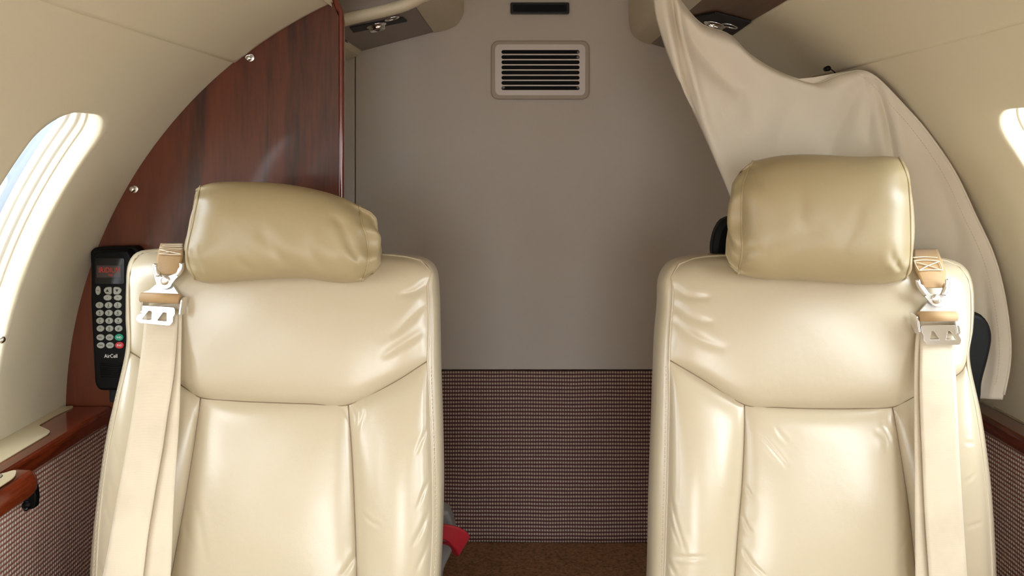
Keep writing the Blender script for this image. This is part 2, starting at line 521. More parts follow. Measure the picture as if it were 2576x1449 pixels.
win_count = 0
def make_window(side, R, c, ws0, ws1, hw, rad, detail=True):
    global win_count; win_count += 1
    V, Fc = ring_frame_geo(side, R, c, ws0, ws1, hw, rad,
        [(.026, .003), (.026, .0075), (.029, .0085), (.036, .0085), (.0365, .0125), (.040, .0135), (.048, .0135), (.0485, .0175), (.052, .018), (.058, .018)])
    fr = obj('window_%d' % win_count, V, Fc, WIN_WHITE); tag(fr, kind='structure')
    # pane: a curved acrylic sheet
    n = 204; V = []
    inset = .012
    cs = (ws0+ws1)/2
    hole = rr_sub(c-hw+inset, ws0+inset, c+hw-inset, ws1-inset, rad-inset)
    rings = (1, .8, .55, .3)
    for t in rings:
        for (y, s) in hole:
            yy, ss = c+(y-c)*t, cs+(s-cs)*t
            V.append(tuple(Vector(shell_pt(side, R, yy, ss))+shell_nrm(side, R, ss)*.054))
    Fc = gridfaces(len(rings), n, wrap=True, flip=side < 0)
    Fc.append(tuple((len(rings)-1)*n+k for k in range(n)))
    obj('pane', V, Fc, PANE, fr)
    if detail:
        # sliding shade track: ivory ribs round the reveal
        V, Fc = ring_frame_geo(side, R, c, ws0, ws1, hw, rad, [(.0375, .0095), (.0365, .0100), (.0365, .0118), (.0375, .0122), (.0395, .0122), (.0395, .0095), (.0375, .0095)])
        obj('shade_track', V, Fc, WIN_TRACK, fr)
    return fr

RL, RR = .785, .81
sL = lambda z: RL*math.acos((z-ZC)/RL) if z > ZC else RL*math.pi/2+(ZC-z)
sR = lambda z: RR*math.acos((z-ZC)/RR) if z > ZC else RR*math.pi/2+(ZC-z)
SEAM_L, SEAM_R = RL*math.radians(38.7), RR*math.radians(42.6)
YF = -2.3
wl_s0, wl_s1 = sL(.058), sL(-.37)
wr_s0, wr_s1 = sR(.060), sR(-.37)
winsL = [(1.047, .075)]+[(.53-.5*i, .15) for i in range(5)]
winsR = [(.945, .085)]+[(.40-.5*i, .15) for i in range(5)]
tag(wall_with_windows('wall_left', -1, RL, YF, 1.33, SEAM_L, sL(FLOOR), winsL, wl_s0, wl_s1), kind='structure')
tag(wall_with_windows('wall_right', 1, RR, YF, 1.875, SEAM_R, sR(FLOOR), winsR, wr_s0, wr_s1), kind='structure')
for c, hw in winsL: make_window(-1, RL, c, wl_s0, wl_s1, hw, .085 if hw > .1 else .055)
for c, hw in winsR: make_window(1, RR, c, wr_s0, wr_s1, hw, .085 if hw > .1 else .055)

def upper_shell(name, side, R, y0, y1, s0, s1, over=.004):
    """upper liner panel, a few millimetres proud of the lower one, with a turned edge along the seam"""
    prof = []
    n = 26
    for i in range(n+1):
        s = s0+(s1-s0)*i/n
        p = Vector(shell_pt(side, R-over, 0, s*(R-over)/R)); prof.append((p.x, p.z))
    # seam return
    p = Vector(shell_pt(side, R+.004, 0, s1*(R+.004)/R)); prof.append((p.x, p.z))
    # top return, a thin lip
    top = Vector(shell_pt(side, R+.012, 0, s0*(R+.012)/R))
    prof.insert(0, (top.x, top.z))
    V = []
    ys = (y0, y1-.012, y1-.003, y1)
    for j, y in enumerate(ys):
        for k, (x, z) in enumerate(prof):
            if j == 3:
                d = Vector((x, 0, z-ZC)).normalized()*.004; x, z = x+d.x, z+d.z
            V.append((x, y, z))
    return obj(name, V, gridfaces(len(ys), len(prof), flip=side > 0), LINER)
s_topL = RL*math.radians(24.4)
s_topR = RR*math.radians(31.2)
tag(upper_shell('ceiling_left', -1, RL, YF, 1.3012, s_topL, SEAM_L+.004), kind='structure')
tag(upper_shell('ceiling_right', 1, RR, YF, 1.875, s_topR, SEAM_R+.003, .002), kind='structure')

# left wall behind the partition, centre ceiling, risers, end walls, floor
V = []; n = 40
for y, R_ in ((1.3275, RL+.002), (1.333, .86), (1.875, .86)):
    s0_ = R_*math.radians(28); s1_ = R_*math.pi/2+(ZC-FLOOR)
    for i in range(n+1): V.append(shell_pt(-1, R_, y, s0_+(s1_-s0_)*i/n))
tag(obj('wall_aft_left', V, gridfaces(3, n+1), LINER), kind='structure')
cl = [(-.325, .255), (-.335, .33), (-.30, .39), (-.1, .43), (.1, .43), (.3, .41), (.40, .36), (.425, .245)]
cl = [tuple(q) for q in spline(cl, 50)]
V = [(x, y, z) for y in (YF, 1.315) for x, z in cl]
tag(obj('ceiling', V, gridfaces(2, len(cl), flip=True), LINER), kind='structure')
cl = [tuple(q) for q in spline([(-.46, .27), (-.44, .34), (-.36, .41), (-.1, .43), (.1, .43), (.3, .41), (.40, .36), (.425, .245)], 50)]
V = [(x, y, z) for y in (1.315, 1.875) for x, z in cl]
tag(obj('ceiling_aft', V, gridfaces(2, len(cl), flip=True), LINER), kind='structure')
V, Fc = plate_geo([[(-.62, .20), (-.32, .245), (-.335, .33), (-.30, .39), (-.1, .43), (-.1, .45), (-.62, .45)]], .004)
tag(obj('trim_3', [(u, 1.3305-d, w) for u, w, d in V], Fc, LINER, smooth=False), kind='structure')
V, Fc = box_geo(-.86, .86, YF-.2, 1.9, FLOOR-.02, FLOOR)
tag(obj('floor', V, Fc, CARPET, smooth=False), kind='structure')

# aft bulkhead: vinyl upper, woven lower
YB = 1.857
zf = (CY-930)/F*YB                                   # join of vinyl and woven panel
xs = (893-CX)/F*YB
wb = box('wall_back', xs+.0012, .86, YB, YB+.02, zf, .46, BULK, bevel=.002); tag(wb, kind='structure')
box('side_strip', -.86, xs-.0012, YB+.001, YB+.021, FLOOR, .46, BULK_SIDE, wb, bevel=.002)
box('seam_backing', xs-.004, xs+.004, YB+.006, YB+.016, FLOOR, .46, GROOVE, wb)
box('light_stop_board', -.86, .86, YB+.022, YB+.034, FLOOR, .46, BULK_SIDE, wb)  # unseen, added to stop outside light leaking through the panel joins
# woven lower panel, with a slightly wavy foot
V = []; nx, nz = 60, 20
for j in range(nz+1):
    for i in range(nx+1):
        x = xs+(.86-xs)*i/nx; z = FLOOR+(zf-.001-FLOOR)*j/nz
        V.append((x, YB-.006-.002*math.sin(x*9)*(1-j/nz), z))
Fc = gridfaces(nz+1, nx+1)
o = obj('fabric_panel', V, Fc, FAB_BACK, wb)
md = o.modifiers.new('thickness', 'SOLIDIFY'); md.thickness = .005; md.offset = -1
# front end of the cabin with the open way to the flight deck
parts = [box_geo(-.86, -.42, YF-.03, YF, FLOOR, .46), box_geo(.42, .86, YF-.03, YF, FLOOR, .46), box_geo(-.42, .42, YF-.03, YF, .22, .46)]
V, Fc = merge(parts); tag(obj('wall_front', V, Fc, LINER, smooth=False), kind='structure')

# ------------------------------------------------------------------ woven lower side walls
XL, XR = -.712, .776
tag(box('trim_1', XL-.02, XL, YF, 1.30, FLOOR, -.452, FAB_SIDE_LIT), kind='structure')
tag(box('trim_2', XR, XR+.02, YF, 1.83, FLOOR, -.452, FAB_SIDE_LIT), kind='structure')

# ------------------------------------------------------------------ side ledges
def ledge(side, xin, xout, y1, label, inlay_end):
    root = thing('side_ledge', (side*xin, (YF+y1)/2, -.455), label, 'ledge')
    zt, zb = -.432, -.458
    prof = [(side*xout, zb+.004), (side*(xin+.010), zb-.002), (side*(xin+.003), zb-.001), (side*xin, zb+.003), (side*(xin-.0012), zb+.010), (side*xin, zt-.006), (side*(xin+.002), zt-.002), (side*(xin+.006), zt), (side*(xin+.03), zt), (side*xout, zt)]
    sweep_y('wood_rail', prof, YF+.01, y1, WOOD_RAIL, root, smooth=False, bevel=.0012)
    # cream inlay with a tapering rounded end
    a, b = xin+.026, xout+.003
    pts = [(a, YF+.02), (a, inlay_end-.130), (a+.005, inlay_end-.118), (a+.039, inlay_end-.094), (a+.040, inlay_end-.05), (a+.036, inlay_end-.004), (a+.042, inlay_end), (b, inlay_end-.006), (b, YF+.02)]
    V, Fc = plate_geo([[(side*u, w) for u, w in rpoly(pts, .007)]], .002, .0004)
    W = [(u, w, zt+.0012+d) for u, w, d in V]
    obj('inlay', W, Fc, CREAM_GLOSS, root, smooth=False)
    return root

LL = ledge(-1, .703, .781, 1.298, 'mahogany side ledge with cream inlay and chrome ring, below the window beside the black telephone', 1.296)
LR = ledge(1, .766, .805, 1.60, 'mahogany side ledge with dark glossy rim, beside the seat in front of the curtain', 1.30)
# the protruding cover of the stowed table on the left ledge, with its latch
yT = 1.045
pr = rpoly([(-.702, -.474), (-.680, -.474), (-.668, -.466), (-.664, -.450), (-.671, -.4335), (-.702, -.4315)], .010)
pts3 = []
tab = bpy.data.objects.new('table_cover', None)
V = []; n = len(pr); ring = [(YF+.02, 1), (yT-.02, 1), (yT-.008, .985), (yT-.002, .93), (yT, .8)]
cxp = -.690; czp = -.452
for y, k in ring:
    V += [(cxp+(x-cxp)*k, y, czp+(z-czp)*k) for x, z in pr]
Fc = gridfaces(len(ring), n, wrap=True); Fc.append(tuple((len(ring)-1)*n+k for k in range(n)))
bpy.data.objects.remove(tab)
tc_ = obj('table_cover', V, Fc, WOOD_RAIL, LL)
V, Fc = plate_geo([rpoly([(-.738, -.2), (-.676, -.2), (-.676, yT-.035), (-.690, yT-.012), (-.700, yT-.03), (-.738, yT-.03)], .012)], .002, .0005)
obj('cream_top', [(u, w, -.4302+d) for u, w, d in V], Fc, CREAM_GLOSS, tc_, smooth=False)
c = P(4, 1190, .97); c.z = -.428
lathe('chrome_ring', (-.704, 1.004, -.4290), (0, 0, 1), [(.0085, -.002), (.0125, -.002), (.0130, 0), (.0120, .0008), (.0095, .0008), (.0088, -.0006), (.002, -.0008)], CHROME, tc_)
la = obj('latch', *merge([plate_geo([rpoly([(0, 0), (.012, .002), (.014, .02), (.011, .042), (.004, .046), (0, .03)], .004)], .010, .002)]), BLACK, LL, smooth=False)
me = la.data; off = root_off(LL)
o0 = P(76, 1276, 1.054)
for v in me.vertices:
    u, w, d = v.co+off
    v.co = Vector((o0.x+u*.7, o0.y+d, o0.z+w*.72)) - off
lathe('latch_knob', P(69, 1270, 1.050), (0, -1, 0), [(.0045, -.006), (.0065, -.004), (.007, 0), (.0055, .004), (.003, .006)], BLACK, la)
lathe('latch_pin', P(66, 1280, 1.044), (.3, -1, 0), [(.003, -.004), (.0034, 0), (.0024, .003)], BLACK_GLOSS, la)

# ------------------------------------------------------------------ mahogany partition
YP = 1.302
part = thing('wood_partition', (-.55, YP+.012, FLOOR), 'tall mahogany partition with curved outer edge behind the seat with the tilted headrest', 'partition')
xr = (852-CX)/F*YP
arc = []
for i in range(60):
    a = math.radians(16+ (90-16)*i/59); arc.append((-(RL-.0006)*math.sin(a), ZC+(RL-.0006)*math.cos(a)))
out = [(xr, FLOOR+.001), (xr, .238), (xr-.012, .268), (xr-.03, .30)]+[(x, min(z, .40)) for x, z in arc if x < xr-.04]+[(-.7842, -.6), (-.7842, FLOOR+.001)]
V, Fc = plate_geo([out], .022, .0)
obj('panel', [(u, YP+.011-d, w) for u, w, d in V], Fc, WOOD, part, smooth=False)
# polished bullnose down the free edge
edge = [(xr+.003, FLOOR+.002), (xr+.003, .0), (xr+.003, .232), (xr+.001, .245), (xr-.008, .268), (xr-.03, .31)]
e = spline(edge, 60)
tb = [Vector((x, YP+.008, z)) for x, z in e]
V, Fc = tube_geo(tb, .0062, 20)
V = [Vector((v.x if v.x < xr+.0075 else xr+.0075+(v.x-xr-.0075)*.4, YP+.008+(v.y-YP-.008)*1.35, v.z)) for v in V]
obj('edge_trim', V, Fc, WOOD_EDGE, part)
for px, py in ((626, 146), (334, 476)):
    sc = lathe('screw', P(px, py, YP), (0, -1, 0), [(.0052, -.001), (.0056, .0006), (.0050, .003), (.0032, .0046), (.0012, .0052)], CHROME, part)
    lathe('screw_washer', P(px+5, py, YP-.0002), (0, -1, 0), [(.0062, 0), (.0066, .0006), (.0056, .0011)], STEEL, sc)

# ------------------------------------------------------------------ overhead service units
def psu_left():
    root = thing('overhead_unit', (-.31, 1.66, .25), 'cream overhead service unit with chrome air outlet, between mahogany partition and bulkhead', 'overhead unit')
    y0, y1 = 1.50, 1.852
    s = lambda x: .265+(x+.353)*.262                # sloping underside
    # grey underside
    pts = [(-.395, s(-.395)), (-.215, s(-.215)), (-.215, s(-.215)+.012), (-.395, s(-.395)+.012)]
    sweep_y('grey_underside', pts, y0+.012, y1, PSU_GREY, root)
    # rounded inboard end
    prof = [(-.2145, s(-.2145)-.003), (-.185, s(-.185)-.004), (-.160, s(-.16)+.001), (-.145, s(-.145)+.016), (-.139, s(-.139)+.036), (-.142, .42), (-.2145, .42)]
    q = [tuple(p) for p in spline(prof[:6], 30)]+[prof[6]]
    sweep_y('end_housing', q, y0-.006, y1, PSU_CREAM, root, smooth=False, ny=2, bevel=.01)
    # front rail, a rounded cream lip swept up to the ceiling
    rail = [P(840, 58, 1.50), P(900, 42, 1.50), P(980, 24, 1.50), P(1030, 8, 1.50), P(1062, -12, 1.495), P(1085, -45, 1.49)]
    pts = [Vector(p) for p in spline(rail, 40)]
    V, Fc = tube_geo(pts, .0125, 16)
    V = [v+Vector((0, 0, 0)) for v in V]
    obj('front_lip', V, Fc, PSU_CREAM, root)
    # upper fascia above the lip
    V = []
    for k, p in enumerate(pts):
        for (dy, dz) in ((0, .006), (.012, .028), (.03, .09)): V.append((p.x, p.y+dy, p.z+dz))
    obj('fascia', V, gridfaces(len(pts), 3), PSU_GREY, root, solid=.004)
    # outboard fairing
    pts = [(-.47, s(-.47)-.02), (-.398, s(-.398)-.010), (-.388, s(-.388)-.001), (-.398, s(-.398)+.012), (-.47, s(-.47)+.02)]
    sweep_y('outboard_fairing', pts, y0+.01, y1, PSU_CREAM, root, bevel=.003)
    # black recess and chrome eyeball outlet
    a, b = P(888, 70, 1), P(1016, 35, 1)
    def under(px, py, dz=0):                         # px onto the sloping underside
        # z = .265 + .262*(x+.353), ray (dx,1,dz)
        dx, dzr = (px-CX)/F, (CY-py)/F
        Y = (.265+.262*.353)/(dzr-.262*dx); return Vector((dx*Y, Y, dzr*Y+dz))
    c = [under(889, 78, -.001), under(1024, 50, -.001), under(1014, 41, -.001), under(880, 66, -.001)]
    cc = sum(c, Vector())/4
    V = [v for v in c]+[v+Vector((0, 0, -.003)) for v in c]
    obj('recess_plate', V, [(0, 1, 2, 3), (7, 6, 5, 4), (0, 4, 5, 1), (1, 5, 6, 2), (2, 6, 7, 3), (3, 7, 4, 0)], BLACK_MATT, root, smooth=False)
    nrm = Vector((.262, 0, -1)).normalized()
    g = lathe('air_outlet', under(946, 60)+nrm*.002, nrm, [(.021, 0), (.0215, .0025), (.0190, .004), (.0172, .004), (.0170, .009), (.0155, .0125), (.0120, .013), (.0105, .009), (.0, .008)], CHROME, root)
    lathe('outlet_cone', under(946, 60)+nrm*.010, nrm, [(.009, 0), (.007, .003), (.003, .0035)], BLACK, g)
    h = under(985, 43)+nrm*.003
    V, Fc = tube_geo([h+Vector((.014*math.cos(t), .011*math.sin(t), .014*math.cos(t)*.262)) for t in np.linspace(0, 2*math.pi, 24, endpoint=False)], .002, 8, True)
    obj('light_ring', V, Fc, CHROME, root)
    # little slot marks on the fairing
    for k in range(2):
        q = [P(862+k*2, 97+k*4, 1.60), P(873+k*2, 103+k*4, 1.60)]
        tube('slot', q, .0009, BLACK_MATT, root, 6)
    return root
psu_left()

def psu_right():
    root = thing('overhead_unit', (.33, .2, .24), 'overhead service unit with brown veneer underside, above the curtain', 'overhead unit')
    y0, y1 = YF+.02, 1.85
    sl = lambda x: .243+(.418-x)*.30
    pts = [(.418, sl(.418)), (.418, sl(.418)+.012), (.318, sl(.318)+.012), (.318, sl(.318))]
    sweep_y('brown_underside', pts, y0, 1.49, BROWN, root)
    sweep_y('grey_underside', pts, 1.491, y1, PSU_GREY, root)
    prof = [(.317, sl(.317)-.002), (.295, sl(.295)-.001), (.277, sl(.277)+.006), (.268, sl(.268)+.022), (.264, .35), (.266, .425), (.317, .425)]
    q = [tuple(p) for p in spline(prof[:6], 30)]+[prof[6]]
    sweep_y('inboard_housing', q, y0, y1, PSU_CREAM, root)
    def under(px, py):
        dx, dzr = (px-CX)/F, (CY-py)/F
        Y = (.243+.418*.30)/(dzr+.30*dx); return Vector((dx*Y, Y, dzr*Y))
    nrm = Vector((-.30, 0, -1)).normalized()
    c = [under(1742, 40), under(1756, 62), under(1845, 84), under(1890, 52), under(1800, 28)]
    V = [v+nrm*.0008 for v in c]+[v+nrm*.004 for v in c]
    n = len(c)
    obj('recess_plate', V, [tuple(range(n)), tuple(range(2*n-1, n-1, -1))]+[(i, (i+1) % n, n+(i+1) % n, n+i) for i in range(n)], BLACK_MATT, root, smooth=False)
    g = lathe('air_outlet', under(1800, 55)+nrm*.004, nrm, [(.021, 0), (.0215, .0025), (.0190, .004), (.0172, .004), (.0170, .009), (.0155, .0125), (.0120, .013), (.0105, .009), (.0, .008)], CHROME, root)
    lathe('outlet_cone', under(1800, 55)+nrm*.012, nrm, [(.009, 0), (.007, .003), (.003, .0035)], BLACK, g)
    h = under(1838, 60)+nrm*.004
    V, Fc = tube_geo([h+Vector((.013*math.cos(t), .012*math.sin(t), -.013*math.cos(t)*.30)) for t in np.linspace(0, 2*math.pi, 24, endpoint=False)], .002, 8, True)
    obj('light_ring', V, Fc, CHROME, root)
    return root
psu_right()

# ------------------------------------------------------------------ bulkhead grille and black placard
vent = thing('air_grille', P(1359, 244, YB), 'cream rectangular air grille with eight dark slots on the bulkhead', 'vent')
Yv = YB-.0105
plate('rim', [rrect(1238, 105, 1480, 247, 16), rrect(1249, 115, 1469, 236, 9)], YB-.0085, .008, VENT_RIM, vent, .003)
slots = [rrect(1260.5, 124.8+13*i, 1459, 136.2+13*i, 5.6, 5) for i in range(8)]
fp = plate('face_plate', [rrect(1246, 112, 1472, 239, 12)]+slots, YB-.0100, .0035, VENT_PAINT, vent, .0010)
plate('duct_backing', [rrect(1256, 120, 1464, 232, 5)], YB-.0030, .0025, DUCT, vent)
for (px, py) in ((1266, 220), (1454, 220), (1455, 132), (1454, 144)):
    lathe('screw', P(px, py, YB-.0045), (0, -1, 0), [(.004, 0), (.004, .001), (.002, .0016)], GREY_METAL, vent, 16)
sg = plate('sign', [rrect(1285, 7, 1431, 34, 2.5)], YB-.012, .011, BLACK_GLOSS, None, .001)
tag(sg, 'narrow black unlit sign high on the bulkhead above the grille', 'sign')
plate('lens', [rrect(1291, 12, 1425, 29, 2)], YB-.0128, .0012, BLACK, sg, .0004)

# ------------------------------------------------------------------ seats
def make_seat(cfg):
    root = thing('passenger_seat', cfg['loc'], cfg['label'], 'seat', 'leather cabin seats')
    k, c0 = .27, cfg['c0']
    top = cfg['top_y']
    def base(py): return c0/(1-k*(CY-py)/F)
    def depth(px, py):
        Y = base(py)
        d = np.clip((top+75-py)/85, 0, 1)
        return Y+.05*(1-np.sqrt(1-.96*d*d))
    cfg['depth'] = depth
    seams = {}
    def patch(name, bot, topc, left, right, h, mat=LEATHER, ns=120, nt=120, pw=(2.2, 5), cr=(), extra=None):
        S = coons(bot, topc, left, right, ns, nt)
        px, py = S[..., 0], S[..., 1]
        s = np.linspace(0, 1, ns)[None]; t = np.linspace(0, 1, nt)[:, None]
        a, b = np.abs(2*s-1), np.abs(2*t-1)
        bul = h[0]*(1-a**pw[0])*(1-b**pw[0])+h[1]*(1-a**10)*(1-b**14)
        Y = depth(px, py)-bul+creases(px, py, cr)+.0015
        if extra is not None: Y = Y+extra(s, t, px, py)
        V = P_arr(px, py, Y)
        return obj(name, V, gridfaces(nt, ns), mat, root)
    g = cfg
    # upper pad
    up = patch('upper_pad', g['seam_bot'], g['top'], g['up_left'], g['up_right'], (.012, .012), cr=g['cr_up'], ns=150, nt=110)
    ce = patch('center_panel', g['ce_bot'], g['ce_top'], g['ce_left'], g['ce_right'], (.010, .008), cr=g['cr_ce'], ns=130, nt=130,
          extra=lambda s, t, px, py: -.004*t*(1-t)*0)
    bl = patch('side_bolster', g['bl_bot'], g['bl_top'], g['bl_left'], g['ce_left'], (.016, .009), cr=g['cr_bl'], ns=80, nt=130)
    br = patch('side_bolster', g['br_bot'], g['br_top'], g['ce_right'], g['br_right'], (.016, .009), cr=g['cr_br'], ns=80, nt=130)
    # boxing round left side, top and right side, closing to the back
    fr = spline(g['seam_out'], 240); si = spline(g['sil'], 240)
    V = []
    for (a, b) in zip(fr, si):
        y0 = float(depth(np.array(a[0]), np.array(a[1])))
        yb = float(base(b[1]))
        f_ = P(a[0], a[1], y0+.0015)
        m1 = P((a[0]*.45+b[0]*.55), (a[1]*.45+b[1]*.55), y0+.005)
        m2 = P(b[0], b[1], max(yb, y0)+.024)
        cxp = g['cx']
        inn = .012*(1 if b[0] < cxp else -1)
        ytop = max(yb, y0)
        m3 = Vector((m2.x, m2.y+.03, m2.z-.002)); m4 = Vector((m2.x+inn*.5, m2.y+.052, m2.z-.008)); m5 = Vector((m2.x+inn*2, m2.y+.060, m2.z-.03))
        V += [f_, m1, m2, m3, m4, m5]
    bx = obj('boxing', V, gridfaces(240, 6, flip=True), LEATHER, root)
    # back shell
    back = [V[i*6+5] for i in range(240)]
    cen = sum(back, Vector())/len(back)
    Vb = list(back); n = len(back)
    for sc_, dy in ((.85, .012), (.5, .02)):
        Vb += [Vector((cen.x+(v.x-cen.x)*sc_, v.y+dy, cen.z+(v.z-cen.z)*sc_)) for v in back]
    Fb = gridfaces(3, n, flip=False); Fb.append(tuple(2*n+i for i in range(n)))
    obj('back_shell', Vb, Fb, BLACK, root)
    # seams: dark sunk cords where the panels meet
    def seam(pts, r=.0009, nm='seam', mat=LEATHER_DARK, lift=0.0):
        q = spline(pts, 70)
        W = [P(x, y, float(depth(np.array(x), np.array(y)))+.0012-lift) for x, y in q]
        return tube(nm, W, r, mat, root, 6)
    seam(g['seam_bot']); seam(g['ce_left']); seam(g['ce_right'])
    pip = seam(g['seam_out'], .0016, 'piping', LEATHER, .0004)
    # double stitching beside the outer seams
    for off in g['stitch']:
        q = spline(off, 160)
        V, Fc = stitch_geo([P(x, y, float(depth(np.array(x), np.array(y)))+.0028) for x, y in q])
        st = obj('stitching', V, Fc, STITCH, root)
    # seat cushion, armrests' base and pedestal (below the frame, carrying the back)
    xa, xb = g['xa'], g['xb']; zt = -.585
    yb0 = .97
    cs = []
    nx, ny = 30, 30
    for j in range(ny):
        for i in range(nx):
            s, t = i/(nx-1), j/(ny-1)
            a, b = abs(2*s-1), abs(2*t-1)
            cs.append((xa+(xb-xa)*s, .47+(yb0-.47)*t, zt-.03*a**6-.03*b**8+.012*(1-a*a)*(1-b*b)))
    Fc = gridfaces(ny, nx)
    o = obj('seat_cushion', cs, Fc, LEATHER, root); md = o.modifiers.new('t', 'SOLIDIFY'); md.thickness = .10; md.offset = -1
    box('seat_base', xa+.03, xb-.03, .52, 1.02, FLOOR+.001, zt-.105, GREY_METAL, root, bevel=.02)
    box('recline_bracket', xa+.06, xb-.06, .99, 1.055, -.80, -.60, GREY_METAL, root, bevel=.01)
    return root, depth

def make_headrest(root, g):
    """bolster cushion: front panel wraps round, gussets close the ends"""
    nu, nr = 90, 72
    T, B = spline(g['T'], nu), spline(g['B'], nu)
    L, R = spline(g['L'], 60), spline(g['R'], 60)       # bottom to top
    Yc, hy, ex = g['Y'], g['hy'], 2.7
    V = np.zeros((nu, nr, 3))
    ang = np.linspace(0, 2*np.pi, nr, endpoint=False)
    cs, sn = np.cos(ang), np.sin(ang)
    v = np.sign(sn)*np.abs(sn)**(2/ex); w = -np.sign(cs)*np.abs(cs)**(2/ex)   # w<0 faces the camera
    tv = (v+1)/2
    for i in range(nu):
        u = i/(nu-1)
        lx = np.interp(tv, np.linspace(0, 1, 60), L[:, 0]); rx = np.interp(tv, np.linspace(0, 1, 60), R[:, 0])
        ly = np.interp(tv, np.linspace(0, 1, 60), L[:, 1]); ry = np.interp(tv, np.linspace(0, 1, 60), R[:, 1])
        px = lx+(rx-lx)*u
        ty, by = T[i, 1], B[i, 1]
        # vertical position: blend top/bottom, eased with the end edges
        py0 = by+(ty-by)*tv
        el = ly-(B[0, 1]+(T[0, 1]-B[0, 1])*tv); er = ry-(B[-1, 1]+(T[-1, 1]-B[-1, 1])*tv)
        py = py0+el*(1-u)**3+er*u**3
        e = abs(2*u-1)
        hh = hy*(1-.30*e**9-.06*e**2)
        Y = Yc+g['tilt']*(tv-.5)+g['yaw']*(u-.5)+w*hh
        # puckers running in from the end seams
        endd = min(u, 1-u)
        pk = .0045*math.exp(-endd/.07)*(np.sin(ang*7+1.3*u*6+g['ph'])+.6*np.sin(ang*12+2))*(w < .5)
        Y = Y+pk
        Y = Y+np.where(w < 0, creases(px, py, g['cr']), 0)
        V[i] = np.stack([(px-CX)/F*Y, Y, (CY-py)/F*Y], -1)
    Fc = gridfaces(nu, nr, wrap=True, flip=True)
    hd = obj('headrest', V.reshape(-1, 3), Fc, LEATHER_HEAD, root)
    for end, idx in ((-1, 0), (1, nu-1)):
        ring = V[idx]; cen = ring.mean(0); gu = g['gus'][0 if end < 0 else 1]
        W = []; prof = [(1, -.001), (.985, .002), (.95, min(.006, gu*1.6)), (.86, gu*.7+.001), (.7, gu+.001), (.45, gu*1.1+.001), (.2, gu*1.12+.001), (.06, gu*1.13+.001), (.005, gu*1.13+.001)]
        for sc_, ox in prof:
            r_ = cen+(ring-cen)*sc_; r_[:, 0] += end*ox
            if sc_ < .99:
                r_[:, 0] += end*.003*np.sin(ang*6+g['ph'])*(1-abs(2*sc_-1.3))
            W.append(r_)
        Fg = gridfaces(len(prof), nr, wrap=True, flip=end > 0); Fg.append(tuple((len(prof)-1)*nr+k for k in range(nr)))
        obj('gusset', np.concatenate(W), Fg, LEATHER_HEAD, hd)
        V2, F2 = tube_geo([Vector(p)+Vector((end*.0002, 0, 0)) for p in ring], .0016, 6, True)
        obj('end_seam', V2, F2, LEATHER_HEAD, hd)
    # concealed posts into the back
    for t in (.35, .65):
        px = L[30, 0]*(1-t)+R[30, 0]*t
        a = P(px, g['B'][0][1]-30, Yc+.02); b = a+Vector((0, .0, -.09))
        tube('post', [a, b], .006, STEEL, hd, 10)
    return hd

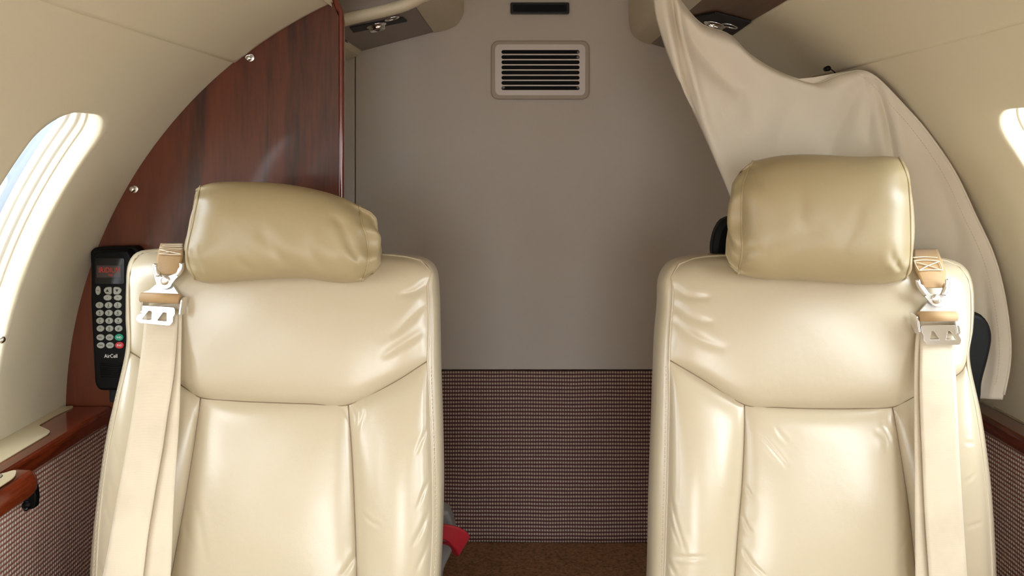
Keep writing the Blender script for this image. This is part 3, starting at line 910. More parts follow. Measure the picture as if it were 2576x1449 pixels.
seatL = dict(
    loc=(-.345, .78, FLOOR), c0=1.141, top_y=640, cx=700, xa=-.575, xb=-.10,
    label='cream leather seat beside the black telephone, its low headrest tilted sideways',
    seam_bot=[(326, 884), (352, 900), (455, 968), (505, 1000), (600, 1009), (690, 1013), (780, 1016), (876, 1018), (985, 965), (1076, 908)],
    top=[(352, 640), (400, 631), (550, 628), (750, 630), (950, 640), (1030, 648), (1066, 660)],
    up_left=[(326, 884), (325, 800), (324, 720), (330, 670), (352, 640)],
    up_right=[(1076, 908), (1079, 850), (1079, 780), (1075, 725), (1084, 688), (1066, 660)],
    ce_top=[(505, 1000), (600, 1009), (690, 1013), (780, 1016), (876, 1018)],
    ce_bot=[(397, 1600), (560, 1605), (760, 1605), (902, 1600)],
    ce_left=[(397, 1600), (430, 1449), (460, 1290), (480, 1170), (497, 1060), (505, 1000)],
    ce_right=[(902, 1600), (898, 1449), (892, 1270), (885, 1130), (876, 1018)],
    bl_top=[(326, 884), (352, 900), (455, 968), (505, 1000)],
    bl_bot=[(238, 1600), (300, 1605), (397, 1600)],
    bl_left=[(238, 1600), (243, 1449), (253, 1290), (272, 1140), (298, 1010), (326, 884)],
    br_top=[(876, 1018), (985, 965), (1076, 908)],
    br_bot=[(902, 1600), (980, 1605), (1074, 1600)],
    br_right=[(1074, 1600), (1083, 1449), (1089, 1300), (1086, 1150), (1080, 1000), (1076, 908)],
    seam_out=[(238, 1600), (243, 1449), (253, 1290), (272, 1140), (298, 1010), (326, 884), (325, 800), (324, 720), (330, 670), (352, 640), (400, 631), (550, 628), (750, 630), (950, 640), (1030, 648), (1066, 660), (1084, 688), (1075, 725), (1079, 780), (1079, 850), (1076, 908), (1080, 1000), (1086, 1150), (1089, 1300), (1083, 1449), (1074, 1600)],
    sil=[(222, 1600), (226, 1449), (234, 1340), (245, 1250), (257, 1160), (272, 1075), (287, 1010), (316, 880), (316, 800), (317, 720), (322, 665), (346, 634), (400, 627), (550, 625), (750, 627), (950, 637), (1030, 645), (1070, 655), (1094, 682), (1101, 740), (1103, 820), (1105, 930), (1109, 1050), (1112, 1200), (1110, 1320), (1105, 1449), (1096, 1600)],
    stitch=[[(1066, 1700), (1092, 1449), (1097, 1300), (1094, 1150), (1088, 1000), (1085, 915)], [(236, 1449), (245, 1300), (264, 1150), (290, 1010), (318, 890)]],
    cr_up=[([(1072, 760), (1030, 800), (985, 850)], .0012, 9), ([(1070, 830), (1020, 860), (960, 900)], .0012, 10), ([(1078, 700), (1050, 730), (1000, 745)], .0014, 8), ([(420, 760), (440, 830), (430, 900)], .0006, 14)],
    cr_ce=[([(462, 1293), (470, 1340), (486, 1385)], .0007, 5), ([(898, 1385), (880, 1420), (858, 1452)], .0014, 6), ([(856, 1022), (868, 1036), (880, 1060)], .0008, 4), ([(478, 1230), (500, 1300), (520, 1420)], .0004, 7)],
    cr_bl=[([(258, 1240), (266, 1280), (280, 1325)], .001, 4), ([(275, 1100), (288, 1125), (296, 1160)], .0007, 4), ([(238, 1400), (250, 1425), (262, 1460)], .001, 4), ([(262, 1170), (276, 1210), (284, 1250)], .0007, 4), ([(480, 1015), (492, 1045), (494, 1075)], .0006, 4)],
    cr_br=[([(1079, 1072), (1062, 1105), (1046, 1145)], .0010, 4), ([(1082, 1200), (1066, 1235), (1050, 1278)], .0011, 4), ([(1084, 1270), (1065, 1320), (1038, 1375)], .0013, 5), ([(884, 1025), (895, 1050), (893, 1085)], .0009, 4), ([(905, 1285), (930, 1310), (960, 1325)], .0005, 4), ([(915, 1030), (905, 1060), (898, 1090)], .0008, 4), ([(1085, 1340), (1070, 1385), (1045, 1440)], .001, 5)],
)
seatR = dict(
    loc=(.40, .78, FLOOR), c0=1.141, top_y=645, cx=2070, xa=.172, xb=.635,
    label='cream leather seat in front of the curtain, its tall headrest upright',
    seam_bot=[(1683, 905), (1760, 950), (1873, 1018), (1960, 1025), (2050, 1028), (2150, 1028), (2245, 1024), (2300, 998), (2405, 945), (2432, 912)],
    top=[(1712, 662), (1760, 648), (1830, 643), (2050, 640), (2290, 648), (2380, 656), (2420, 676)],
    up_left=[(1683, 905), (1687, 820), (1693, 740), (1690, 695), (1712, 662)],
    up_right=[(2432, 912), (2442, 840), (2444, 770), (2440, 715), (2420, 676)],
    ce_top=[(1873, 1018), (1960, 1025), (2050, 1028), (2150, 1028), (2245, 1024)],
    ce_bot=[(1836, 1600), (2000, 1605), (2180, 1605), (2318, 1600)],
    ce_left=[(1836, 1600), (1848, 1449), (1855, 1350), (1866, 1220), (1872, 1100), (1873, 1018)],
    ce_right=[(2318, 1600), (2304, 1449), (2285, 1270), (2262, 1120), (2245, 1024)],
    bl_top=[(1683, 905), (1760, 950), (1873, 1018)],
    bl_bot=[(1664, 1600), (1750, 1605), (1836, 1600)],
    bl_left=[(1664, 1600), (1672, 1449), (1677, 1300), (1681, 1150), (1684, 1000), (1683, 905)],
    br_top=[(2245, 1024), (2300, 998), (2405, 945), (2432, 912)],
    br_bot=[(2318, 1600), (2420, 1605), (2497, 1600)],
    br_right=[(2497, 1600), (2496, 1449), (2491, 1340), (2483, 1230), (2471, 1130), (2457, 1040), (2432, 912)],
    seam_out=[(1664, 1600), (1672, 1449), (1677, 1300), (1681, 1150), (1684, 1000), (1683, 905), (1687, 820), (1693, 740), (1690, 695), (1712, 662), (1760, 648), (1830, 643), (2050, 640), (2290, 648), (2380, 656), (2420, 676), (2440, 715), (2444, 770), (2442, 840), (2432, 912), (2457, 1040), (2471, 1130), (2483, 1230), (2491, 1340), (2496, 1449), (2497, 1600)],
    sil=[(1628, 1600), (1636, 1449), (1640, 1250), (1645, 1100), (1650, 950), (1654, 850), (1661, 770), (1664, 705), (1690, 662), (1750, 643), (1830, 639), (2050, 637), (2290, 645), (2385, 651), (2428, 672), (2447, 712), (2451, 770), (2448, 830), (2440, 905), (2468, 1040), (2482, 1130), (2494, 1230), (2502, 1340), (2507, 1449), (2508, 1600)],
    stitch=[[(1656, 1600), (1662, 1449), (1667, 1300), (1672, 1150), (1675, 1000), (1675, 912)]],
    cr_up=[([(1692, 760), (1740, 800), (1800, 815)], .0012, 9), ([(1695, 720), (1730, 745), (1790, 750)], .0014, 8), ([(1690, 800), (1750, 850), (1830, 880)], .001, 10)],
    cr_ce=[([(1886, 1066), (1930, 1115), (1985, 1180)], .0009, 4), ([(1873, 1215), (1886, 1240), (1900, 1262)], .0009, 4), ([(1866, 1290), (1878, 1320), (1892, 1345)], .0011, 4), ([(1866, 1375), (1895, 1420), (1930, 1452)], .0011, 4), ([(2292, 1315), (2275, 1360), (2255, 1402)], .0009, 4), ([(2274, 1260), (2255, 1285), (2240, 1300)], .0007, 4), ([(1950, 1075), (1965, 1095), (1985, 1112)], .0006, 4), ([(2215, 1060), (2235, 1080), (2245, 1110)], .0012, 6), ([(2200, 1085), (2225, 1100), (2230, 1140)], .0009, 6)],
    cr_bl=[([(1683, 1226), (1700, 1310), (1727, 1395)], .0009, 4), ([(1690, 1398), (1730, 1402), (1782, 1400)], .0008, 4), ([(1680, 1280), (1692, 1330), (1712, 1380)], .0008, 4), ([(1676, 1400), (1690, 1430), (1702, 1452)], .001, 4), ([(1870, 1020), (1850, 1010), (1836, 1012)], .0006, 4)],
    cr_br=[([(2455, 1190), (2440, 1205), (2425, 1214)], .0008, 4), ([(2478, 1310), (2450, 1322), (2430, 1328)], .0008, 4), ([(2425, 1113), (2440, 1115), (2455, 1113)], .0006, 4)],
)
SL, depL = make_seat(seatL)
SR, depR = make_seat(seatR)

make_headrest(SL, dict(
    T=[(502, 468), (540, 459), (620, 457), (720, 463), (810, 480), (870, 500), (905, 520)],
    B=[(487, 700), (520, 711), (620, 706), (750, 698), (830, 706), (880, 708), (916, 700)],
    L=[(490, 702), (474, 660), (472, 622), (484, 570), (494, 520), (504, 468)],
    R=[(912, 706), (925, 660), (922, 600), (910, 565), (906, 540), (904, 518)],
    Y=1.085, hy=.068, tilt=.03, yaw=.0, ph=.4, gus=(.003, .019),
    cr=[([(915, 665), (890, 640), (865, 600)], .004, 7), ([(840, 700), (800, 660), (760, 600)], .0022, 12), ([(750, 690), (700, 640), (640, 570)], .0022, 13), ([(655, 690), (620, 670), (590, 650)], .0018, 9), ([(478, 630), (496, 638), (508, 632)], .004, 5), ([(480, 640), (500, 670), (512, 700)], .003, 6), ([(905, 640), (870, 590), (840, 540)], .003, 10), ([(915, 600), (880, 570), (820, 545)], .002, 10)]))
make_headrest(SR, dict(
    T=[(1890, 404), (1960, 391), (2040, 388), (2150, 393), (2225, 391), (2262, 394)],
    B=[(1862, 690), (1920, 703), (1980, 704), (2080, 710), (2180, 716), (2250, 710), (2276, 700)],
    L=[(1858, 690), (1868, 630), (1866, 550), (1868, 480), (1878, 440), (1894, 405)],
    R=[(2278, 700), (2289, 660), (2291, 580), (2288, 500), (2282, 445), (2262, 396)],
    Y=1.085, hy=.074, tilt=.03, yaw=.0, ph=2.1, gus=(.018, .003),
    cr=[([(1862, 655), (1880, 640), (1920, 625)], .003, 7), ([(1895, 415), (1905, 440), (1915, 470)], .003, 9), ([(2280, 660), (2262, 672), (2258, 655)], .0045, 6), ([(2275, 690), (2250, 660), (2240, 630)], .0025, 8), ([(1950, 640), (2020, 600), (2080, 560)], .0018, 16), ([(2110, 620), (2150, 570), (2170, 520)], .0016, 14), ([(1990, 470), (2020, 520), (2010, 580)], .0012, 18)]))

# black brackets behind the right-hand seat
def black_lobe(name, out, Y, th, parent):
    return plate(name, [[tuple(q) for q in spline(out, 60, closed=True)]], Y, th, BLACK, parent, .008)
black_lobe('headrest_bracket', [(1808, 640), (1809, 610), (1818, 580), (1838, 560), (1900, 556), (1960, 640), (1900, 690), (1820, 690)], 1.16, .03, SR)
black_lobe('back_handle', [(2400, 812), (2450, 800), (2474, 812), (2486, 845), (2480, 890), (2462, 960), (2455, 1010), (2420, 1010), (2395, 900)], 1.13, .035, SR)
# grey foot of the left seat, seen past its inner edge
gp = [(840, 1310), (870, 1290), (1000, 1285), (1105, 1290), (1128, 1315), (1135, 1360), (1122, 1400), (1108, 1430), (1100, 1480), (1096, 1600), (1094, 1780), (1080, 1790), (860, 1790), (846, 1770), (838, 1500)]
plate('base_shroud', [[tuple(q) for q in spline(gp, 90, closed=True)]], 1.285, .035, GREY_METAL, SL, .006)
P0 = P(1100, 1380, 1.28)
box('shroud_foot', P0.x-.10, P0.x-.035, 1.0, 1.31, FLOOR+.001, -.80, GREY_METAL, SL, bevel=.01)

# ------------------------------------------------------------------ shoulder harnesses
def ribbon_geo(Lp, Rp, dep, n=90, th=.0018, wave=0.0, m=10):
    L, R = spline(Lp, n), spline(Rp, n)
    V = []
    for i in range(n):
        for j in range(m+1):
            t = j/m; p = L[i]*(1-t)+R[i]*t
            Y = dep(p[0], p[1], i/(n-1))-wave*math.sin(math.pi*t)
            V.append(P(p[0], p[1], Y))
    return V, gridfaces(n, m+1, flip=True)

def harness(side, g, label):
    dep = g['dep']
    D = lambda x, y: float(dep(np.array(float(x)), np.array(float(y))))
    root = thing('shoulder_harness', P(g['pin'][0], g['pin'][1], D(*g['pin'])-.03), label, 'seat belt', 'shoulder harnesses')
    # rear and front webbing
    V, Fc = ribbon_geo(g['bL'], g['bR'], lambda x, y, t: D(x, y)-.024-.010*min(1, t/.2))
    obj('rear_webbing', V, Fc, WEB, root, solid=.0018)
    V, Fc = ribbon_geo(g['fL'], g['fR'], lambda x, y, t: D(x, y)-.028-.012*min(1, t/.2), wave=.0012)
    fw = obj('front_webbing', V, Fc, WEB, root, solid=.0018)
    # tan loop coming over the seat top
    lp = g['loopL'], g['loopR']
    def ld(x, y, t): return D(x, max(y, g['ty']))-.024-.004*t+(.055*(1-t/.35)**2 if t < .35 else 0)
    V, Fc = ribbon_geo(lp[0], lp[1], ld, n=50, wave=.002)
    sl = obj('shoulder_loop', V, Fc, WEB_TAN, root, solid=.003)
    # stitched box with a cross on the loop
    parts = []
    for seg in g['xbox']:
        q = spline(seg, 16)
        parts.append(tube_geo([P(x, y, ld(x, y, max(0, (y-lp[0][0][1])/(lp[0][-1][1]-lp[0][0][1])))-.0036)+Vector((0, 0, .0028)) for x, y in q], .0009, 6))
    V, Fc = merge(parts); obj('stitching', V, Fc, STITCH, sl)
    Y0 = D(*g['pin'])-.026
    # V-shaped yoke
    V, Fc = plate_geo([[((x-CX)/F*Y0, (CY-y)/F*Y0) for x, y in rpoly(g['yoke'], 5)]], .003, .0008)
    yk = obj('yoke', [(u, Y0-.004-d+(w-(CY-g['pin'][1])/F*Y0)*.25, w) for u, w, d in V], Fc, STEEL, root, smooth=False)
    for ear in g['ears']:
        q = [P(x, y, Y0-.006) for x, y in ear]
        V, Fc = tube_geo([Vector(v) for v in spline([tuple(a) for a in q], 14)], .0034, 8)
        obj('yoke_arm', V, Fc, STEEL, yk)
    lathe('pivot_pin', P(g['pin'][0], g['pin'][1], Y0-.006), (0, -1, 0), [(.0062, -.002), (.0066, .001), (.0060, .0032), (.004, .004), (.001, .0042)], PIVOT, root)
    # adjuster: upper plate, roller, lower plate with two holes, side cheeks
    Yp = Y0+.001; wr = (CY-g['pin'][1])/F*Y0
    plate('upper_plate', [rpoly(g['trap'], 4)], Yp, .0022, STEEL, root, .0006, slope=.25, wref=wr)
    ra, rb = [P(x, y, Yp-.013-(y-g['pin'][1])/F*Yp*.25) for x, y in g['roller']]
    ro = tube('roller', [ra, rb], .0070, WEB_TAN, root, 24)
    lw = plate('lower_plate', [rpoly(g['low'], 5)]+[rpoly(h, 3.2) for h in g['holes']], Yp-.017, .0022, CHROME, root, .0006, slope=.25, wref=wr)
    for ck in g['cheeks']:
        loop = [((Yp+dy-(y-g['pin'][1])/F*Yp*.25), (CY-y)/F*Yp) for dy, y in ck[1]]
        V, Fc = plate_geo([rpoly(loop, .0025)], .0022, .0004)
        x0 = (ck[0]-CX)/F*(Yp-.030)
        obj('cheek', [(x0+d, u, w) for u, w, d in V], Fc, CHROME, lw, smooth=False)
    return root

gL = dict(dep=depL, pin=(415, 705), ty=628, lb=697,
    bL=[(372, 770), (370, 900), (352, 1040), (330, 1171), (312, 1282), (290, 1449), (283, 1495)],
    bR=[(458, 762), (456, 860), (454, 950), (451, 1046), (443, 1171), (436, 1282), (432, 1392), (429, 1449), (427, 1495)],
    fL=[(366, 775), (360, 850), (347, 950), (333, 1046), (311, 1171), (290, 1282), (274, 1374), (259, 1449), (249, 1495)],
    fR=[(448, 780), (445, 850), (436, 950), (421, 1046), (410, 1123), (399, 1186), (384, 1274), (371, 1356), (360, 1449), (352, 1495)],
    loopL=[(404, 614), (397, 640), (394, 660), (398, 690)], loopR=[(462, 614), (461, 640), (458, 655), (450, 691)],
    xbox=[[(402, 627), (440, 625), (460, 625)], [(406, 632), (440, 631), (460, 631)], [(400, 643), (430, 645), (457, 645)], [(402, 633), (430, 639), (456, 644)], [(402, 643), (430, 638), (458, 632)], [(408, 622), (440, 621), (460, 621)]],
    yoke=[(388, 684), (399, 680), (404, 690), (407, 696), (424, 696), (446, 688), (450, 674), (458, 668), (456, 688), (444, 700), (430, 722), (415, 725), (402, 720)],
    ears=[[(391, 664), (390, 676), (398, 694)], [(457, 662), (456, 678), (446, 692)]],
    trap=[(402, 708), (430, 710), (447, 732), (456, 742), (450, 750), (358, 746), (356, 738), (378, 730)],
    roller=[(356, 748), (452, 752)],
    low=[(361, 766), (446, 771), (447, 788), (443, 793), (444, 806), (438, 813), (362, 806), (354, 801), (353, 793), (364, 785)],
    holes=[[(382, 777), (391, 779), (392, 801), (367, 799)], [(418, 781), (428, 782), (431, 804), (405, 802)]],
    cheeks=[(352, [(.002, 740), (-.016, 740), (-.018, 778), (-.006, 782), (.002, 760)]), (450, [(.002, 744), (-.016, 744), (-.018, 782), (-.006, 784), (.002, 764)])])
harness(-1, gL, 'shoulder belt with chrome adjuster on the seat beside the black telephone')
gR = dict(dep=depR, pin=(2354, 752), ty=648, lb=722,
    bL=[(2312, 800), (2303, 860), (2300, 950), (2301, 1200), (2303, 1449), (2304, 1495)],
    bR=[(2396, 800), (2394, 860), (2390, 950), (2390, 1200), (2395, 1449), (2395, 1495)],
    fL=[(2316, 820), (2314, 900), (2314, 1000), (2320, 1150), (2327, 1300), (2337, 1449), (2340, 1495)],
    fR=[(2402, 820), (2402, 900), (2406, 1000), (2413, 1150), (2422, 1300), (2432, 1449), (2435, 1495)],
    loopL=[(2298, 630), (2301, 668), (2310, 694), (2324, 724)], loopR=[(2358, 628), (2370, 660), (2378, 690), (2376, 724)],
    xbox=[[(2296, 653), (2325, 651), (2358, 653)], [(2298, 661), (2328, 659), (2362, 662)], [(2310, 685), (2340, 684), (2371, 684)], [(2300, 662), (2305, 674), (2311, 685)], [(2362, 662), (2368, 674), (2371, 685)], [(2302, 664), (2338, 674), (2368, 684)], [(2362, 663), (2335, 673), (2312, 685)]],
    yoke=[(2308, 716), (2320, 716), (2334, 738), (2342, 742), (2364, 742), (2372, 728), (2377, 714), (2385, 714), (2380, 740), (2366, 764), (2356, 770), (2342, 766), (2326, 748)],
    ears=[[(2308, 704), (2313, 720), (2328, 742)], [(2384, 702), (2382, 720), (2372, 742)]],
    trap=[(2338, 756), (2368, 756), (2402, 782), (2404, 790), (2310, 790), (2310, 782)],
    roller=[(2312, 796), (2404, 796)],
    low=[(2310, 816), (2406, 816), (2406, 832), (2400, 838), (2406, 848), (2400, 860), (2318, 860), (2312, 850), (2314, 838), (2310, 832)],
    holes=[[(2333, 828), (2340, 828), (2352, 850), (2326, 850)], [(2374, 828), (2381, 828), (2393, 850), (2366, 850)]],
    cheeks=[(2316, [(.002, 786), (-.016, 788), (-.018, 826), (-.006, 830), (.002, 812)]), (2410, [(.002, 786), (-.016, 788), (-.018, 828), (-.006, 832), (.002, 812)])])
harness(1, gR, 'shoulder belt with bright adjuster on the seat in front of the curtain')

# ------------------------------------------------------------------ telephone
Yt = 1.262
ph = thing('telephone', P(285, 975, Yt+.02), 'black wall telephone handset in its cradle on the mahogany partition', 'telephone')
body = [(236, 640), (318, 636), (326, 660), (328, 800), (326, 960), (316, 976), (252, 976), (244, 964), (240, 880), (234, 760)]
plate('cradle', [rpoly([(231, 634), (240, 627), (336, 624), (346, 634), (346, 700), (338, 960), (330, 972), (262, 972), (242, 950), (236, 800)], 10)], Yt+.018, .02, BLACK, ph, .003)
plate('cord_stub', [rpoly([(276, 968), (292, 968), (290, 1010), (278, 1010)], 4)], Yt+.02, .01, BLACK_MATT, ph, .002)
hb = plate('handset', [rpoly(body, 10)], Yt, .026, BLACK, ph, .005)
sf = plate('display_window', [rrect(240, 650, 312, 714, 4)], Yt-.0010, .0015, BLACK_GLOSS, hb, .0003)
plate('screen', [rrect(243, 668, 304, 698, 2)], Yt-.0016, .0008, SCREEN, hb, .0002)
text('display_letters', 'IRIDIUM', 275, 680, Yt-.0020, 13, LED, hb, .82)
text('display_digits', '000', 278, 692, Yt-.0020, 5, LED, hb, 1.1)
def key(px, py, rx, ry, mat, legend, ink=INK, h=6, shape=None, ws=.9, leg2=None):
    lp = shape if shape else ellipse(px, py, rx, ry)
    k_ = plate('key', [lp], Yt-.0022, .003, mat, hb, .0009)
    if legend == 'up': obj('legend', [P(px-4, py+3, Yt-.0024), P(px+4, py+3, Yt-.0024), P(px, py-4, Yt-.0024)], [(0, 1, 2)], ink, k_, smooth=False)
    elif legend == 'down': obj('legend', [P(px-4, py-3, Yt-.0024), P(px+4, py-3, Yt-.0024), P(px, py+4, Yt-.0024)], [(0, 2, 1)], ink, k_, smooth=False)
    elif legend: text('legend', legend, px, py-(1 if leg2 else 0), Yt-.0024, h, ink, k_, ws)
    if leg2: text('small_legend', leg2, px, py+4.4, Yt-.0024, 2.4, ink, k_, 1)
    return k_
key(246, 731, 5, 10, KEY, 'VOL', h=3.2, ws=.8)
key(270, 731, 9, 9, KEY, 'up', shape=rpoly([(261, 730), (266, 724), (279, 723), (279, 740), (266, 739)], 4))
key(294, 731, 9, 9, KEY, 'down', shape=rpoly([(286, 723), (299, 724), (305, 730), (300, 739), (286, 740)], 4))
key(270, 749, 9, 6, KEY, '•', h=5)
key(296, 749, 9, 6, KEY, '••', h=5)
sub = {'2': 'ABC', '3': 'DEF', '4': 'GHI', '5': 'JKL', '6': 'MNO', '7': 'PRS', '8': 'TUV', '9': 'WXY', '0': 'OPR'}
for r, row in enumerate((('1', '2', '3'), ('4', '5', '6'), ('7', '8', '9'), ('*', '0', '#'))):
    for c_, ch in enumerate(row):
        key(249.5+23*c_+r*.8, 768+19.6*r, 8.4, 6.6, KEY, ch, h=6.5, ws=.95, leg2=sub.get(ch))
key(252, 849, 8.6, 6.6, KEY, 'RCL', h=4.2)
key(275, 849, 8.6, 6.6, KEY, 'CLR', h=4.2)
key(299, 849, 9.8, 7.4, KEY_GREEN, 'SND', INK_WHITE, 5)
key(253, 869, 8.6, 6.4, KEY, 'PWR', h=4.2)
key(276, 869, 8.6, 6.4, KEY, 'STO', h=4.2)
key(300, 869, 9.8, 7.2, KEY_RED, 'END', INK_WHITE, 5)
text('maker_lettering', 'AirCell', 279, 896, Yt-.0008, 9.5, INK_WHITE, hb, .85)
for i in range(7):
    y = 914+i*5.5
    a, b = P(250+i*.6, y, Yt-.0004), P(312, y, Yt-.0004)
    tube('grip_ridge', [a, b], .0010, BLACK, hb, 6)

# ------------------------------------------------------------------ curtain
YC = 1.235
NS, NT = 150, 150
cur_l = [(1915, 760), (1880, 620), (1842, 505), (1790, 380), (1740, 270), (1690, 160), (1656, 60), (1645, 0), (1640, -40)]
cur_t = [(1640, -40), (1665, -40), (1690, -28), (1714, 8), (1765, 62), (1832, 88), (1885, 138), (1950, 178), (2020, 205), (2060, 210), (2110, 190), (2162, 178)]
cur_r = [(2522, 1005), (2538, 925), (2540, 850), (2525, 740), (2498, 640), (2452, 540), (2400, 432), (2330, 330), (2270, 262), (2215, 205), (2185, 184), (2162, 178)]
cur_b = [(1915, 760), (2100, 900), (2300, 985), (2430, 1000), (2480, 1003), (2522, 1005)]
S = coons(cur_b, cur_t, cur_l, cur_r, NS, NT)
px, py = S[..., 0], S[..., 1]
lines = [([(1682, -60), (1688, 20), (1706, 120), (1728, 220), (1760, 320), (1800, 430)], .016, 7), ([(1688, -60), (1700, 50), (1716, 120), (1738, 210), (1764, 290)], .010, 6),
         ([(1690, -10), (1730, 90), (1790, 170), (1860, 240)], .011, 20), ([(1700, 0), (1800, 130), (1880, 240), (1900, 340)], .008, 28),
         ([(2200, 200), (2222, 270), (2240, 350), (2250, 420)], .010, 11), ([(2180, 190), (2140, 260), (2100, 340), (2080, 420)], .009, 22),
         ([(2060, 214), (2000, 260), (1960, 330), (1950, 420)], .004, 26), ([(2290, 300), (2360, 450), (2400, 560), (2420, 700)], .003, 26),
         ([(2460, 620), (2480, 740), (2485, 860), (2480, 980)], .003, 18), ([(2170, 190), (2190, 260), (2180, 360)], .005, 14)]
sgrid = np.linspace(0, 1, NS)[None]; tgrid = np.linspace(0, 1, NT)[:, None]
Yc_ = YC+creases(px, py, lines)+.055*np.sin(np.pi*np.clip(sgrid*1.05, 0, 1))*(1-tgrid)**1.2+.02*np.clip((tgrid-.95)/.05, 0, 1)**2
Yc_ = Yc_+.012*(1-np.clip(sgrid/.05, 0, 1))**2-.042*np.clip((sgrid-.62)/.38, 0, 1)**1.5
V = P_arr(px, py, Yc_)
cur = obj('curtain', V, gridfaces(NT, NS), CURTAIN, None, solid=.003)
tag(cur, 'cream privacy curtain pulled aside and draped behind the seat, hanging from the ceiling', 'curtain')
G = V.reshape(NT, NS, 3)
def hem(idx_fn, n):
    return [Vector(idx_fn(i))+Vector((0, -.0022, 0)) for i in range(n)]
V3, F3 = stitch_geo(hem(lambda i: G[NT-1-i, NS-7], NT-6)+hem(lambda i: G[6, NS-8-i], NS-8), .003, .002, .0003)
obj('hem_stitching', V3, F3, CURTAIN_HEM, cur)
V, Fc = tube_geo([Vector(G[NT-1, i]) for i in range(0, NS, 2)]+[Vector(G[i, NS-1]) for i in range(NT-2, 0, -2)], .0022, 8)
obj('hem', V, Fc, CURTAIN, cur)
fb = [(1985, 194), (2000, 200), (2052, 215), (2105, 196), (2163, 181), (2158, 176), (2110, 184), (2050, 195), (2010, 199)]
plate('back_fold', [fb], YC+.004, .003, CURTAIN, cur, .0008)
# curtain hook and its little strap, on the ceiling seam
hk = thing('curtain_hook', P(2090, 175, 1.245), 'small dark hook at the ceiling seam above the curtain corner', 'hook')
lathe('stud', P(2084, 172, 1.245), (0, -1, 0), [(.004, -.012), (.0046, 0), (.003, .002)], BLACK, hk, 16)
tube('hook_wire', [P(2087, 172, 1.243), P(2098, 180, 1.243), P(2107, 192, 1.243)], .0010, BLACK, hk)

# ------------------------------------------------------------------ red strap
def strap():
    up = [(1088, 1314), (1120, 1319), (1150, 1325), (1172, 1337), (1181, 1349), (1176, 1356), (1160, 1362), (1138, 1364), (1110, 1362)]
    lo = [(1088, 1352), (1112, 1357), (1128, 1364), (1142, 1380), (1153, 1397), (1148, 1398), (1140, 1390), (1131, 1374), (1108, 1366)]
    dp = [(1.236,), (1.236,), (1.237,), (1.239,), (1.246,), (1.254,), (1.262,), (1.268,), (1.27,)]
    n = 80
    U, L, D = spline(up, n), spline(lo, n), polyline([(i, d[0]*100) for i, d in enumerate(dp)], n)
    V = []
    for i in range(n):
        for j in range(9):
            p = U[i]*(1-j/8)+L[i]*(j/8)
            V.append(P(p[0], p[1], D[i][1]/100))
    o = obj('red_strap', V, gridfaces(n, 9), WEB_RED, None, solid=.0022)
    return tag(o, 'dark red webbing strap looped beside the grey seat foot near the carpet', 'strap')
strap()

# shade pull knob on the left window
kb = bpy.data.objects.get('window_1')
lathe('shade_knob', P(2, 853, 1.118), (.6, -.8, 0), [(.003, -.008), (.0035, 0), (.0055, .003), (.006, .006), (.004, .009), (.001, .010)], CHROME, kb, 20)

# ------------------------------------------------------------------ camera
cam = bpy.data.cameras.new('camera'); co = bpy.data.objects.new('camera', cam); C.objects.link(co)
co.location = (0, 0, 0); co.rotation_euler = (math.pi/2, 0, 0)
cam.sensor_width = 36; cam.sensor_fit = 'HORIZONTAL'; cam.lens = 36*F/2576
cam.shift_x = -(CX-1288)/2576; cam.shift_y = -(724.5-CY)/2576
cam.clip_start = .02
bpy.context.scene.camera = co

# ------------------------------------------------------------------ daylight
w = bpy.data.worlds.new('sky'); bpy.context.scene.world = w; w.use_nodes = True
nt = w.node_tree; nt.nodes.clear()
out = N(nt, 'ShaderNodeOutputWorld'); bg = N(nt, 'ShaderNodeBackground')
tc = N(nt, 'ShaderNodeTexCoord'); se = N(nt, 'ShaderNodeSeparateXYZ'); cr = N(nt, 'ShaderNodeValToRGB')
nt.links.new(tc.outputs['Generated'], se.inputs['Vector'])
mr = N(nt, 'ShaderNodeMapRange'); mr.inputs['From Min'].default_value = -1; mr.inputs['From Max'].default_value = 1
nt.links.new(se.outputs['Y'], mr.inputs['Value']); nt.links.new(mr.outputs['Result'], cr.inputs['Fac'])
e = cr.color_ramp.elements
e[0].position = .15; e[0].color = (.94, .97, 1.0, 1)
e[1].position = .90; e[1].color = (.105, .125, .145, 1)
k = e.new(.5); k.color = (.62, .66, .70, 1); k = e.new(.76); k.color = (.45, .49, .54, 1)
cz = N(nt, 'ShaderNodeValToRGB'); mz = N(nt, 'ShaderNodeMapRange')
mz.inputs['From Min'].default_value = -1; mz.inputs['From Max'].default_value = 1
nt.links.new(se.outputs['Z'], mz.inputs['Value']); nt.links.new(mz.outputs['Result'], cz.inputs['Fac'])
cz.color_ramp.elements[0].position = .42; cz.color_ramp.elements[0].color = (.36, .34, .32, 1)      # pale apron
cz.color_ramp.elements[1].position = .62; cz.color_ramp.elements[1].color = (1, 1, 1, 1)
mm = N(nt, 'ShaderNodeMix', data_type='RGBA', blend_type='MULTIPLY'); mm.inputs[0].default_value = 1
nt.links.new(cr.outputs['Color'], mm.inputs[6]); nt.links.new(cz.outputs['Color'], mm.inputs[7])
cx_ = N(nt, 'ShaderNodeValToRGB'); mx_ = N(nt, 'ShaderNodeMapRange')               # the sunlit side of the apron is to the right
mx_.inputs['From Min'].default_value = -1; mx_.inputs['From Max'].default_value = 1
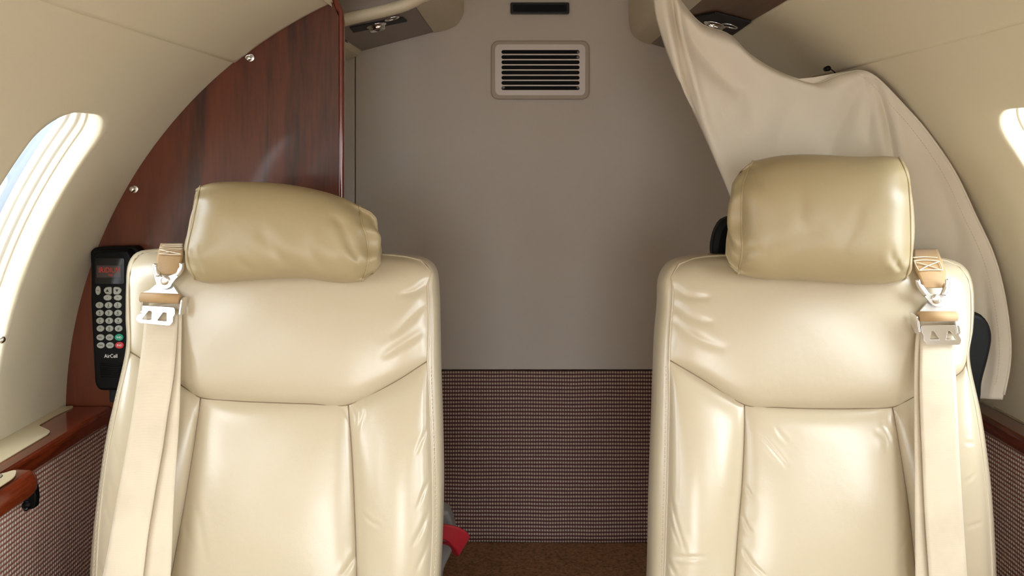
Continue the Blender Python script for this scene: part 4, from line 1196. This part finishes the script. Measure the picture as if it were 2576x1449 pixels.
nt.links.new(se.outputs['X'], mx_.inputs['Value']); nt.links.new(mx_.outputs['Result'], cx_.inputs['Fac'])
cx_.color_ramp.elements[0].position = .2; cx_.color_ramp.elements[0].color = (.62, .63, .65, 1)
cx_.color_ramp.elements[1].position = .9; cx_.color_ramp.elements[1].color = (.98, .99, 1.0, 1)
m3 = N(nt, 'ShaderNodeMix', data_type='RGBA', blend_type='MULTIPLY'); m3.inputs[0].default_value = 1
nt.links.new(mm.outputs[2], m3.inputs[6]); nt.links.new(cx_.outputs['Color'], m3.inputs[7])
nt.links.new(m3.outputs[2], bg.inputs['Color']); bg.inputs['Strength'].default_value = 20
nt.links.new(bg.outputs[0], out.inputs['Surface'])

def portal(name, loc, rot, sx, sy):
    l = bpy.data.lights.new(name, 'AREA'); l.shape = 'RECTANGLE'; l.size = sx; l.size_y = sy
    l.cycles.is_portal = True
    o = bpy.data.objects.new(name, l); C.objects.link(o); o.location = loc; o.rotation_euler = rot
for side, R, wins, a, b in ((-1, RL, winsL, wl_s0, wl_s1), (1, RR, winsR, wr_s0, wr_s1)):
    for c, hw in wins:
        s = (a+b)/2; n = shell_nrm(side, R, s); p = Vector(shell_pt(side, R, c, s))+n*.068
        q = (-n).to_track_quat('-Z', 'Y')
        l = bpy.data.lights.new('window_portal', 'AREA'); l.shape = 'RECTANGLE'; l.size = 2*hw+.2; l.size_y = .56; l.cycles.is_portal = True
        o = bpy.data.objects.new('window_portal', l); C.objects.link(o); o.location = p; o.rotation_euler = q.to_euler()
portal('flight_deck_portal', (0, YF-.02, -.36), (math.pi/2, 0, 0), .86, 1.2)

sc = bpy.context.scene
sc.view_settings.view_transform = 'Standard'; sc.view_settings.look = 'None'
sc.view_settings.exposure = 0.0; sc.view_settings.gamma = 1.0; sc.view_settings.use_curve_mapping = False
sc.cycles.use_denoising = True
sc.cycles.max_bounces = 10; sc.cycles.diffuse_bounces = 6; sc.cycles.glossy_bounces = 4; sc.cycles.transparent_max_bounces = 12
